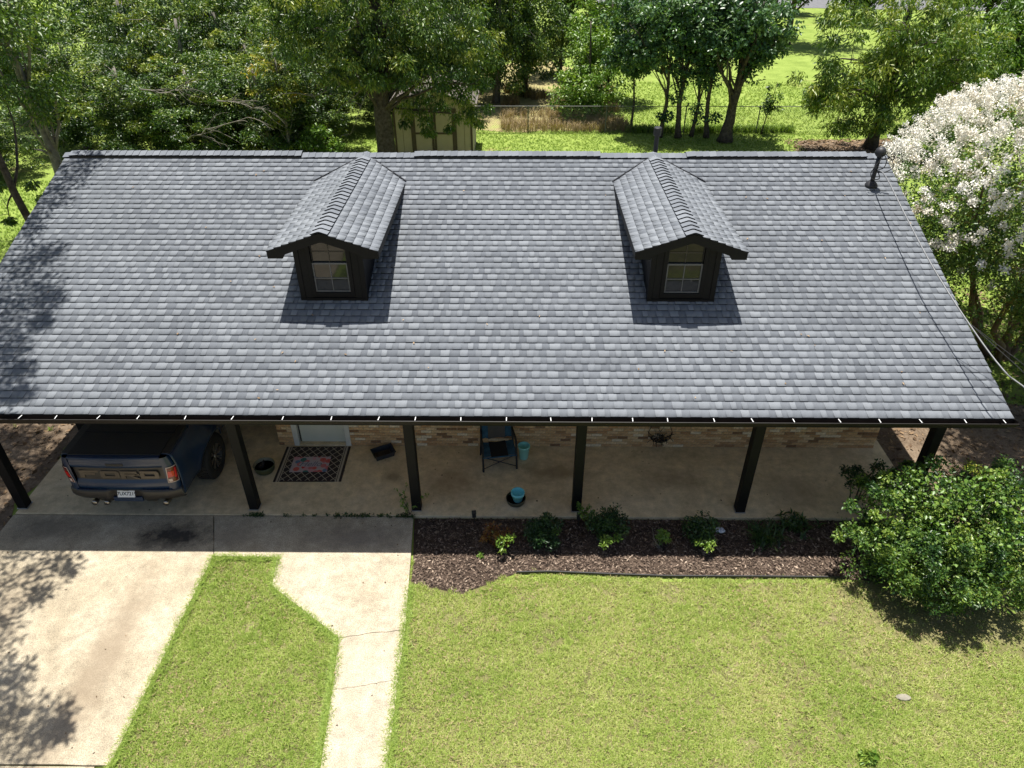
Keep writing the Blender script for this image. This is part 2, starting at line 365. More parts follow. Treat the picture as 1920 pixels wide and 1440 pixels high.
# ------------------------------------------------------------------ foliage tools
def leaf_arrays(C, D, N, L, Wd, fold=0.25):
    """centres, direction, normal (n,3), length, width arrays -> verts, faces (2 quads? two tris folded -> one bent quad pair)"""
    n = len(C); D = D / (np.linalg.norm(D, axis=1, keepdims=True) + 1e-9)
    B = np.cross(D, N); B /= (np.linalg.norm(B, axis=1, keepdims=True) + 1e-9); N2 = np.cross(B, D)
    L = L[:, None]; Wd = Wd[:, None]
    p0 = C - D * L * 0.5; p2 = C + D * L * 0.5
    p1 = C + B * Wd * 0.5 + N2 * Wd * fold - D * L * 0.08; p3 = C - B * Wd * 0.5 + N2 * Wd * fold - D * L * 0.08
    V = np.stack([p0, p1, p2, p3], 1).reshape(-1, 3)
    i = np.arange(n)[:, None] * 4
    F = np.concatenate([i + np.array([[0, 1, 2]]), i + np.array([[0, 2, 3]])], 1).reshape(-1, 3)
    return V, F

def rdir(n, r): 
    v = r.normal(size=(n, 3)); return v / np.linalg.norm(v, axis=1, keepdims=True)

def crown_mesh(name, clusters, per, size, mat, r, aspect=0.45, droop=0.4, flat=0.6, tone_bias=0.0, tone_spread=0.22, up=0.8):
    """clusters: (k,4) centre+radius. Leaves in each flattened clump, hanging outwards."""
    K = len(clusters); cid = np.repeat(np.arange(K), per); n = len(cid)
    off = rdir(n, r) * (r.random((n, 1)) ** 0.45); off[:, 2] *= flat
    C = clusters[cid, :3] + off * clusters[cid, 3:4]
    D = off + rdir(n, r) * 0.7; D[:, 2] -= droop
    N = rdir(n, r) * 0.75; N[:, 2] += up
    L = size * r.uniform(0.65, 1.35, n); 
    V, F = leaf_arrays(C, D, N, L, L * aspect)
    ct = r.normal(0, tone_spread * 0.8, K)
    t = np.clip(0.42 + tone_bias + ct[cid] + r.normal(0, tone_spread * 0.7, n), 0, 1)
    return npmesh(name, V, F, mat, np.repeat(t, 4))

def in_ellipsoids(ells, n, r, shell=0.5, rmin=0.4, rmax=0.8):
    w = np.array([e[6] if len(e) > 6 else e[3] * e[4] * e[5] for e in ells]); w = w / w.sum()
    idx = r.choice(len(ells), n, p=w); E = np.array([e[:6] for e in ells])
    d = rdir(n, r) * (r.random((n, 1)) ** shell)
    C = E[idx, :3] + d * E[idx, 3:6]
    return np.concatenate([C, r.uniform(rmin, rmax, (n, 1))], 1)

def limb_path(a, b, r, sag=0.15, k=6):
    a = Vector(a); b = Vector(b); L = (b - a).length; pts = []
    j1 = Vector(r.normal(size=3)) * L * 0.07; up = Vector((0, 0, L * sag))
    for i in range(k):
        t = i / (k - 1); pts.append(a.lerp(b, t) + (j1 + up) * math.sin(math.pi * t) + Vector(r.normal(size=3)) * L * 0.018 * (0 < i < k - 1))
    return pts

def tree(name, label, loc, trunk, tr, ells, ncl, per, size, mat, seed, bark='bark', limbs=10, group=None, aspect=0.45, droop=0.4, flat=0.6,
         bias=0.0, spread=0.22, rmin=0.4, rmax=0.8, limb_r=0.25, extra=None, cat='tree', up=0.8, shell=0.5):
    r = np.random.default_rng(seed); t = thing(name, label, cat, loc, 0, group)
    mb = MB(); n = len(trunk)
    # rings with some flare and irregular radius
    path = [Vector(p) for p in trunk]; P = []; R = []
    for i in range(n - 1):
        for k in range(4):
            u = (i + k / 4) / (n - 1); P.append(path[i].lerp(path[i + 1], k / 4) + Vector((r.normal(), r.normal(), 0)) * tr * 0.06); R.append(tr * (1 - 0.6 * u) * (1 + 0.45 * max(0, 0.12 - u) / 0.12) * r.uniform(0.95, 1.05))
    P.append(path[-1]); R.append(tr * 0.38)
    mb.tube(P, R, 12)
    mb.build('trunk', M[bark], t, smooth=True)
    cl = in_ellipsoids(ells, ncl, r, shell, rmin, rmax)
    if extra is not None: cl = np.concatenate([cl, np.asarray(extra, float)])
    if limbs:
        pick = r.choice(len(cl), min(limbs, len(cl)), replace=False); lb = MB()
        for q in pick:
            tgt = Vector(cl[q, :3]); h = min(max(0.35, (tgt.z - path[0].z) / max(0.1, path[-1].z - path[0].z) - r.uniform(0.05, 0.3)), 0.98)
            base = P[min(len(P) - 1, int(h * (len(P) - 1)))]
            rr = tr * limb_r * r.uniform(0.6, 1.2)
            pt = limb_path(base, tgt, r); lb.tube(pt, [rr * (1 - 0.8 * i / (len(pt) - 1)) for i in range(len(pt))], 6)
            for _ in range(2):
                j = r.integers(2, 5); tw = limb_path(pt[j], Vector(pt[j]) + Vector(rdir(1, r)[0]) * r.uniform(0.5, 1.2), r, 0.05, 4)
                lb.tube(tw, [rr * 0.3, rr * 0.24, rr * 0.16, rr * 0.08], 4)
        lb.build('branch', M[bark], t, smooth=True)
    link('crown', crown_mesh('crown', cl, per, size, M[mat], r, aspect, droop, flat, bias, spread, up), t)
    return t

def scatter_poly(n, inside, bounds, r):
    x0, x1, y0, y1 = bounds; P = np.stack([r.uniform(x0, x1, n), r.uniform(y0, y1, n)], 1)
    return P[inside(P[:, 0], P[:, 1])]

def vnoise(P, s, seed):
    """cheap value noise in numpy"""
    r = np.random.default_rng(seed); T = r.random((64, 64)); q = P / s; i = np.floor(q).astype(int); f = q - i; f = f * f * (3 - 2 * f)
    g = lambda a, b: T[a % 64, b % 64]
    return (g(i[:, 0], i[:, 1]) * (1 - f[:, 0]) + g(i[:, 0] + 1, i[:, 1]) * f[:, 0]) * (1 - f[:, 1]) + (g(i[:, 0], i[:, 1] + 1) * (1 - f[:, 0]) + g(i[:, 0] + 1, i[:, 1] + 1) * f[:, 0]) * f[:, 1]

def grass(name, label, P, z, blades, h, w, mat, r, bias=None, spread=0.16, lean=0.9, cat='grass', fine=False):
    n = len(P); id_ = np.repeat(np.arange(n), blades); m = len(id_)
    a = r.uniform(0, 2 * np.pi, m); o = r.normal(0, 0.018 if h < 0.2 else 0.05, (m, 2))
    H = h * r.uniform(0.55, 1.35, m); ln = lean * r.uniform(0.2, 1.2, m)
    base = np.stack([P[id_, 0] + o[:, 0], P[id_, 1] + o[:, 1], np.full(m, z)], 1)
    dirv = np.stack([np.cos(a), np.sin(a), np.zeros(m)], 1); side = np.stack([-np.sin(a), np.cos(a), np.zeros(m)], 1) * (w * r.uniform(0.7, 1.3, m))[:, None] * 0.5
    mid = base + dirv * (H * ln * 0.35)[:, None]; mid[:, 2] += H * 0.62
    tip = base + dirv * (H * ln)[:, None]; tip[:, 2] += H * (0.98 - 0.35 * ln)
    k = 3 if fine else 5
    i = np.arange(m)[:, None] * k
    if fine:
        V = np.stack([base - side, base + side, tip], 1).reshape(-1, 3); F = i + np.array([[0, 1, 2]])
    else:
        V = np.stack([base - side * 0.7, base + side * 0.7, mid + side, mid - side, tip], 1).reshape(-1, 3)
        F = np.concatenate([i + np.array([[0, 1, 2]]), i + np.array([[0, 2, 3]]), i + np.array([[3, 2, 4]])], 1).reshape(-1, 3)
    t = 0.42 + r.normal(0, spread, m) + (bias[id_] if bias is not None else 0)
    return tag(link(name, npmesh(name, V, F, M[mat], np.repeat(np.clip(t, 0, 1), k))), label, cat, kind='stuff')

def flakes(name, label, P, z, size, mat, r, aspect=0.5, tilt=0.35, zr=0.015, bias=None, cat='litter', parent=None):
    n = len(P); C = np.stack([P[:, 0], P[:, 1], z + r.random(n) * zr], 1); a = r.uniform(0, 2 * np.pi, n)
    D = np.stack([np.cos(a), np.sin(a), r.normal(0, tilt * 0.5, n)], 1); N = r.normal(0, tilt, (n, 3)); N[:, 2] += 1
    L = size * r.uniform(0.5, 1.6, n); V, F = leaf_arrays(C, D, N, L, L * aspect * r.uniform(0.6, 1.4, n), 0.12)
    t = np.clip(0.4 + r.normal(0, 0.24, n) + (bias if bias is not None else 0), 0, 1)
    return tag(link(name, npmesh(name, V, F, M[mat], np.repeat(t, 4)), parent), label, cat, kind='stuff')

# ------------------------------------------------------------------ house
H = thing('house', 'low ranch house with grey shingle roof, two dormers, carport and front porch', 'house')
SLOPE = math.atan2(4.757 - 2.555, 5.598 + 0.772); SN, CS, TN = math.sin(SLOPE), math.cos(SLOPE), math.tan(SLOPE)
XL, XR, YE, ZE, YR, ZR = -7.875, 9.673, -0.772, 2.555, 5.598, 4.757
SLEN = (YR - YE) / CS
roof = MB()
# deck: closed prism, a little below the shingle plane
prof = [(YE + 0.02, ZE - 0.02), (YR, ZR - 0.012), (2 * YR - YE - 0.02, ZE - 0.02), (2 * YR - YE - 0.02, ZE - 0.17), (YR, ZR - 0.17), (YE + 0.02, ZE - 0.17)]
n = len(prof)
roof.add([(XL + 0.02, y, z) for y, z in prof] + [(XR - 0.02, y, z) for y, z in prof], [(0, 1, n + 1, n), (1, 2, n + 2, n + 1), (2, 3, n + 3, n + 2), (3, 4, n + 4, n + 3), (4, 5, n + 5, n + 4), (5, 0, n, n + 5),
         (0, 5, 4, 1), (1, 4, 3, 2), (n, n + 1, n + 4, n + 5), (n + 1, n + 2, n + 3, n + 4)])
ROOF = roof.build('roof', M['black_paint'], H)

NC = 45; EXP = SLEN / NC
WID = [0.09, 0.11, 0.13, 0.15, 0.18]; TONES = [0.16, 0.34, 0.46, 0.62, 0.76]
_r = random.Random(77)
def course_pieces(x0, x1, rr):
    out = []; x = x0 - rr.uniform(0, 0.2); tab = rr.random() < 0.5
    drift = rr.uniform(-0.04, 0.04)
    while x < x1:
        w = rr.choice(WID)
        a, b = max(x, x0), min(x + w, x1)
        if b - a > 0.02:
            if tab: ti = rr.choices((2, 3, 4), (1.0, 2.6, 1.3))[0]; h = 0.021
            else: ti = rr.choices((0, 1, 2), (1.6, 3.0, 1.0))[0]; h = 0.013
            out.append((a, b, min(1, max(0, TONES[ti] + drift)), h, w == b - a and ti))
        x += w; tab = not tab if rr.random() < 0.96 else tab
    return out
# wedge corner template in (x, s, n)
def wedge(x0, x1, s0, s1, h, top=0.004):
    return [(x0, s0, h), (x1, s0, h), (x1, s1, top), (x0, s1, top), (x0, s0, -0.006), (x1, s0, -0.006)]
field_v = []; field_t = []; singles = []
for i in range(NC):
    s0 = i * EXP - (0.012 if i == 0 else 0) + _r.uniform(-0.003, 0.003)
    for (a, b, t, h, ti) in course_pieces(XL, XR, _r):
        vis = b > -6.35 + i * 0.02
        if i < 4 and len(singles) < 300 and vis and b - a in (b - a,) and a > -6.5:
            singles.append((i, a, b, t, h, s0))
        else: field_v.append((a, b, s0, h)); field_t.append(t)
def wedge_mesh(name, A, tones, frame, mats):
    """A (n,4) x0,x1,s0,h ; frame maps (x,s,n)->xyz"""
    A = np.asarray(A, float); n = len(A); s1 = A[:, 2] + EXP * 1.04
    o = np.full(n, 1.0)
    c = lambda x, s, h: np.stack([x, s, h], 1)
    hj = A[:, 3]
    P = np.stack([c(A[:, 0], A[:, 2], hj), c(A[:, 1], A[:, 2], hj), c(A[:, 1], s1, o * 0.003), c(A[:, 0], s1, o * 0.003), c(A[:, 0], A[:, 2], o * -0.01), c(A[:, 1], A[:, 2], o * -0.01)], 1).reshape(-1, 3)
    i = np.arange(n)[:, None] * 6
    F4 = np.concatenate([i + np.array([[0, 1, 2, 3]]), i + np.array([[4, 5, 1, 0]])], 1).reshape(-1, 4)
    # side triangles as degenerate-free quads are not possible; add as second mesh part through tris
    V = frame(P)
    me = bpy.data.meshes.new(name)
    tri = np.concatenate([i + np.array([[0, 3, 4]]), i + np.array([[1, 5, 2]])], 1).reshape(-1, 3)
    me.vertices.add(len(V)); me.vertices.foreach_set('co', V.astype(np.float32).ravel())
    nl = F4.size + tri.size; me.loops.add(nl); me.loops.foreach_set('vertex_index', np.concatenate([F4.ravel(), tri.ravel()]).astype(np.int32))
    npoly = len(F4) + len(tri); me.polygons.add(npoly)
    st = np.concatenate([np.arange(len(F4)) * 4, F4.size + np.arange(len(tri)) * 3]).astype(np.int32)
    me.polygons.foreach_set('loop_start', st); me.polygons.foreach_set('loop_total', np.concatenate([np.full(len(F4), 4), np.full(len(tri), 3)]).astype(np.int32))
    mi = np.zeros(npoly, np.int32); mi[1:len(F4):2] = 1; mi[len(F4):] = 1
    for m_ in mats: me.materials.append(m_)
    me.polygons.foreach_set('material_index', mi)
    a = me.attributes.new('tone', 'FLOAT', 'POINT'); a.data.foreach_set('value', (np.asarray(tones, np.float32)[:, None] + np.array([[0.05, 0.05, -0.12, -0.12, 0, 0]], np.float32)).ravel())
    me.update(calc_edges=True); return me
def front_frame(P):
    x, s, nn = P[:, 0], P[:, 1], P[:, 2]
    return np.stack([x, YE + s * CS - nn * SN, ZE + s * SN + nn * CS], 1)
MS = [M['shingle'], M['butt']]
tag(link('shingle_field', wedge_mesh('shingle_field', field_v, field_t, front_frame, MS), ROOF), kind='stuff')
# rear slope
bv = []; bt = []
for i in range(NC):
    for (a, b, t, h, ti) in course_pieces(XL, XR, _r): bv.append((a, b, i * EXP, h)); bt.append(t)
def back_frame(P):
    x, s, nn = P[:, 0], P[:, 1], P[:, 2]
    return np.stack([XL + XR - x, 2 * YR - YE - s * CS + nn * SN, ZE + s * SN + nn * CS], 1)
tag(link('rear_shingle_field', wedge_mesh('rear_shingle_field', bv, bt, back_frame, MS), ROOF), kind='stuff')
cache = {}
for (i, a, b, t, h, s0) in singles:
    key = (round(b - a, 2), round(t, 1), h)
    if key not in cache:
        w = b - a
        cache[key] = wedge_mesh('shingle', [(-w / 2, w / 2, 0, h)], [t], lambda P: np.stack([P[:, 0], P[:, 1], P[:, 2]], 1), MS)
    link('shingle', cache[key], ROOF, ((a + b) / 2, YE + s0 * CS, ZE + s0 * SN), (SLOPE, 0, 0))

# ridge caps (bent plates) and the raised ridge vent sections
def cap_mesh(wid, half, drop, th=0.012, tilt=0.010):
    """cap running along x: low end at -x, lapped end raised at +x"""
    mb = MB(); V = []
    for x, lift in ((-wid / 2, 0.0), (wid / 2, tilt)):
        V += [(x, -half, -drop + lift), (x, -half * 0.12, -0.006 + lift), (x, half * 0.12, -0.006 + lift), (x, half, -drop + lift)]
    for x, lift in ((-wid / 2, 0.0), (wid / 2, tilt)):
        V += [(x, -half, -drop + lift - th), (x, -half * 0.12, -0.006 + lift - th), (x, half * 0.12, -0.006 + lift - th), (x, half, -drop + lift - th)]
    F = [(0, 4, 5, 1), (1, 5, 6, 2), (2, 6, 7, 3)] + [(8, 9, 13, 12), (9, 10, 14, 13), (10, 11, 15, 14), (0, 8, 12, 4), (3, 7, 15, 11)] + [(4, 12, 13, 5), (5, 13, 14, 6), (6, 14, 15, 7), (0, 1, 9, 8), (1, 2, 10, 9), (2, 3, 11, 10)]
    return V, F
def cap_variants(wid, half, drop, tilt, tones, th=0.012):
    out = []
    for t in tones:
        V, F = cap_mesh(wid, half, drop, th, tilt); me = bpy.data.meshes.new('ridge_cap'); me.from_pydata(V, [], F)
        me.materials.append(M['shingle']); me.materials.append(M['butt'])
        for k in range(8, len(F)): me.polygons[k].material_index = 1
        for k in (6, 7): me.polygons[k].material_index = 1
        a = me.attributes.new('tone', 'FLOAT', 'POINT'); a.data.foreach_set('value', np.full(len(V), t, np.float32)); me.update(); out.append(me)
    return out
mv = cap_variants(0.20, 0.16, 0.16 * TN, 0.014, (0.0, 0.1, 0.2, 0.3, 0.42), 0.016)
vents = [(-7.75, -2.78), (-0.33, 3.57), (5.5, 9.25)]
x = XL + 0.06
rr = random.Random(4)
while x < XR - 0.02:
    up = 0.055 if any(a < x < b for a, b in vents) else 0.018
    link('ridge_cap', rr.choice(mv), ROOF, (x, YR, ZR + up + 0.012), (rr.uniform(-0.02, 0.02), rr.uniform(-0.01, 0.01), 0)); x += 0.145
for a, b in vents:
    mb = MB()
    for sy in (-1, 1):
        y0, y1 = sorted((YR + sy * 0.02, YR + sy * 0.15))
        mb.add([(a, YR + sy * 0.02, ZR + 0.04), (b, YR + sy * 0.02, ZR + 0.04), (b, YR + sy * 0.15, ZR + 0.04 - 0.15 * TN), (a, YR + sy * 0.15, ZR + 0.04 - 0.15 * TN),
                (a, YR + sy * 0.02, ZR - 0.01), (b, YR + sy * 0.02, ZR - 0.01), (b, YR + sy * 0.15, ZR - 0.01 - 0.15 * TN), (a, YR + sy * 0.15, ZR - 0.01 - 0.15 * TN)],
               [(0, 1, 2, 3), (3, 2, 6, 7), (0, 3, 7, 4), (1, 5, 6, 2), (0, 4, 5, 1)])
    mb.build('ridge_vent', M['black_plastic'], ROOF)

# fascia, rake boards, soffit, beam
MB().box(XL + 0.03, XR - 0.03, YE + 0.005, YE + 0.019, ZE - 0.20, ZE - 0.03).build('fascia_board', M['black_paint'], H)
for X in (XL, XR):
    mb = MB(); d = -0.018 if X == XL else 0.0
    x0, x1 = (X - 0.002, X + 0.018) if X == XL else (X - 0.018, X + 0.002)
    p2 = [(YE + 0.02, ZE - 0.012), (YR, ZR - 0.008), (2 * YR - YE, ZE - 0.012), (2 * YR - YE, ZE - 0.19), (YR, ZR - 0.19), (YE + 0.02, ZE - 0.19)]
    mb.add([(x0, y, z) for y, z in p2] + [(x1, y, z) for y, z in p2], [(0, 5, 4, 1), (1, 4, 3, 2), (6, 7, 10, 11), (7, 8, 9, 10), (0, 1, 7, 6), (1, 2, 8, 7), (5, 11, 10, 4), (4, 10, 9, 3), (0, 6, 11, 5), (2, 3, 9, 8)])
    mb.build('rake_board', M['black_paint'], H)
MB().box(XL + 0.06, XR - 0.06, YE + 0.03, 2 * YR - YE - 0.03, 2.375, 2.40).build('porch_ceiling', M['soffit'], H)
MB().box(-7.4, 9.08, -0.32, -0.14, 2.17, 2.373).build('porch_beam', M['black_paint'], H, bevel=0.006)
MB().box(-7.4, -7.22, -0.137, 11.3, 2.17, 2.373).build('side_beam', M['black_paint'], H, bevel=0.006)
# gable ends
for X in (XL + 0.05, XR - 0.09):
    MB().add([(X, YE + 0.3, 2.41), (X, 2 * YR - YE - 0.3, 2.41), (X, YR, ZR - 0.19), (X + 0.04, YE + 0.3, 2.41), (X + 0.04, 2 * YR - YE - 0.3, 2.41), (X + 0.04, YR, ZR - 0.19)],
             [(0, 2, 1), (3, 4, 5), (0, 1, 4, 3), (1, 2, 5, 4), (2, 0, 3, 5)]).build('gable_panel', M['black_paint'], H)
# gutter: open K-section
GY = YE - 0.003
sec = [(GY + 0.004, ZE - 0.012), (GY + 0.004, ZE - 0.115), (GY - 0.075, ZE - 0.115), (GY - 0.085, ZE - 0.08), (GY - 0.118, ZE - 0.05), (GY - 0.122, ZE - 0.018), (GY - 0.112, ZE - 0.014),
       (GY - 0.110, ZE - 0.020), (GY - 0.110, ZE - 0.048), (GY - 0.078, ZE - 0.078), (GY - 0.070, ZE - 0.109), (GY - 0.002, ZE - 0.109), (GY - 0.002, ZE - 0.012)]
g = MB(); n = len(sec)
g.add([(XL + 0.01, y, z) for y, z in sec] + [(XR + 0.03, y, z) for y, z in sec], [(i, i + n, (i + 1) % n + n, (i + 1) % n) for i in range(n)])
for X in (XL + 0.01, XR + 0.03): g.add([(X, y, z) for y, z in (sec[0], sec[1], sec[2], sec[3], sec[4], sec[5])], [(0, 1, 2, 3, 4, 5)])
GUT = g.build('gutter', M['gutter'], H)
MB().box(XL + 0.05, XR - 0.01, GY - 0.069, GY - 0.003, ZE - 0.108, ZE - 0.103).build('gutter_debris', M['gutter_in'], GUT)
hang = MB().box(-0.0065, 0.0065, -0.048, 0.048, -0.002, 0.002).mesh('hanger', M['white_metal'])
rr = random.Random(9)
for X in [-7.4, -6.75, -6.04, -5.47, -4.79, -4.16, -3.41, -2.66, -1.86, -1.09, -0.34, 0.24, 0.96, 1.68, 2.38, 3.03, 3.67, 4.22, 4.95, 5.55, 6.2, 6.92, 7.55, 8.19, 8.89, 9.5]:
    link('gutter_hanger', hang, GUT, (X, GY - 0.057, ZE - 0.009), (0, 0, rr.uniform(-0.12, 0.12)))

# posts
for X, Y in [(-7.31, -0.23), (-3.006, -0.23), (0.0, -0.23), (2.947, -0.23), (5.956, -0.23), (8.97, -0.23), (-7.31, 2.0), (-7.31, 5.2), (-7.31, 8.4), (-7.31, 11.2)]:
    p = MB().box(-0.085, 0.085, -0.085, 0.085, 0.012, 2.172).build('post', M['black_paint'], H, bevel=0.01, loc=(X, Y, 0))
    MB().box(-0.095, 0.095, -0.095, 0.095, 0.0, 0.012).build('post_base', M['galv'], p)

# brick walls: core + bricks
YW = 1.56
WX0, WX1 = -3.05, 9.15
core = MB()
core.box(WX0 + 0.012, -2.70, YW + 0.012, YW + 0.2, 0, 2.373).box(-1.60, WX1 - 0.012, YW + 0.012, YW + 0.2, 0, 2.373).box(-2.70, -1.60, YW + 0.012, YW + 0.2, 2.1, 2.373)
core.box(WX0 + 0.012, WX0 + 0.2, YW + 0.2, 11.3, 0, 2.373).box(WX1 - 0.2, WX1 - 0.012, YW + 0.2, 11.3, 0, 2.373).box(WX0 + 0.2, WX1 - 0.2, 11.1, 11.3, 0, 2.373)
WALL = core.build('wall', M['mortar'], H)
BL, BH, BJ = 0.200, 0.057, 0.0105
bt = [0.02, 0.14, 0.26, 0.36, 0.46, 0.56, 0.68, 0.8, 0.95]
bw = (0.7, 0.8, 1.3, 1.8, 2.2, 2.0, 1.5, 1.1, 0.8)
bcache = {}
def brick_mesh(L, t, D=0.07):
    k = (round(L, 3), t, D)
    if k not in bcache:
        mb = MB(); mb.cur = t; c = 0.004
        mb.add([(-L / 2 + c, 0, c), (L / 2 - c, 0, c), (L / 2 - c, 0, BH - c), (-L / 2 + c, 0, BH - c), (-L / 2, c, 0), (L / 2, c, 0), (L / 2, c, BH), (-L / 2, c, BH), (-L / 2, D, 0), (L / 2, D, 0), (L / 2, D, BH), (-L / 2, D, BH)],
               [(0, 1, 2, 3), (4, 5, 1, 0), (5, 6, 2, 1), (6, 7, 3, 2), (7, 4, 0, 3), (4, 8, 9, 5), (5, 9, 10, 6), (6, 10, 11, 7), (7, 11, 8, 4)])
        bcache[k] = mb.mesh('brick', M['brick'], tone=True)
    return bcache[k]
rb = random.Random(31); nb = 0; field = []
for cidx in range(34):
    z = 0.006 + cidx * (BH + BJ)
    if z + BH > 2.36: break
    x = WX0 + (0 if cidx % 2 else -(BL + BJ) / 2)
    while x < WX1 - 0.01:
        a, b = max(x, WX0), min(x + BL, WX1)
        segs = [(a, b)]
        if z < 2.1 and b > -2.735 and a < -1.565: segs = [(a, min(b, -2.735)), (max(a, -1.565), b)]
        for a, b in segs:
            if b - a < 0.03: continue
            t = rb.choices(bt, bw)[0]; yj = YW + rb.uniform(-0.003, 0.003)
            if nb < 300 and cidx >= 0: link('brick', brick_mesh(round(b - a, 3), t), WALL, ((a + b) / 2, yj, z)); nb += 1
            else: field.append(((a + b) / 2, yj, z, b - a, t, 0))
        x += BL + BJ
    # side walls (left return into the carport, right end)
    y = YW + 0.075 + (0 if cidx % 2 else 0.1)
    while y < 11.2:
        field.append((WX0, y + BL / 2, z, BL, rb.choices(bt, bw)[0], 1)); field.append((WX1, y + BL / 2, z, BL, rb.choices(bt, bw)[0], 2)); y += BL + BJ
fm = MB()
for (x, y, z, L, t, sd) in field:
    fm.cur = t; D = 0.02; c = 0.004
    V = [(-L / 2 + c, 0, c), (L / 2 - c, 0, c), (L / 2 - c, 0, BH - c), (-L / 2 + c, 0, BH - c), (-L / 2, D, 0), (L / 2, D, 0), (L / 2, D, BH), (-L / 2, D, BH)]
    if sd == 0: V = [(x + p[0], y + p[1], z + p[2]) for p in V]
    elif sd == 1: V = [(x + p[1], y - p[0], z + p[2]) for p in V]
    else: V = [(x - p[1], y + p[0], z + p[2]) for p in V]
    fm.add(V, [(0, 1, 2, 3), (4, 5, 1, 0), (5, 6, 2, 1), (6, 7, 3, 2), (7, 4, 0, 3)])
tag(fm.build('brickwork', M['brick'], WALL, tone=True), kind='stuff')

# front door
DR = MB().box(-2.60, -1.70, YW + 0.075, YW + 0.12, 0.045, 2.06).build('door', M['door'], H, bevel=0.003)
for (x0, x1, z0, z1) in [(-2.50, -1.80, 0.18, 0.86), (-2.50, -1.80, 1.0, 1.92)]:
    MB().box(x0, x1, YW + 0.062, YW + 0.076, z0, z1).box(x0 + 0.06, x1 - 0.06, YW + 0.056, YW + 0.063, z0 + 0.06, z1 - 0.06).build('door_panel', M['door'], DR, bevel=0.006)
MB().lathe([(0.0, 0), (0.03, 0.002), (0.03, 0.02), (0.012, 0.03), (0.012, 0.05), (0.028, 0.06), (0.028, 0.085), (0.0, 0.095)], 14).build('handle', M['brass'], DR, smooth=True, loc=(-1.775, YW + 0.075, 0.96), rot=(rad(90), 0, 0))
FRD = MB().box(-2.735, -2.63, YW - 0.015, YW + 0.14, 0, 2.13).box(-1.67, -1.565, YW - 0.015, YW + 0.14, 0, 2.13).box(-2.63, -1.67, YW - 0.014, YW + 0.14, 2.08, 2.128).build('door_frame', M['trim_white'], H, bevel=0.004)
MB().box(-2.63, -2.60, YW + 0.08, YW + 0.11, 0.02, 2.08).box(-1.70, -1.67, YW + 0.08, YW + 0.11, 0.02, 2.08).build('weatherstrip', M['dark_gap'], FRD)
MB().box(-2.63, -1.67, YW - 0.03, YW + 0.13, 0.0, 0.04).build('threshold', M['porch'], H, bevel=0.006)

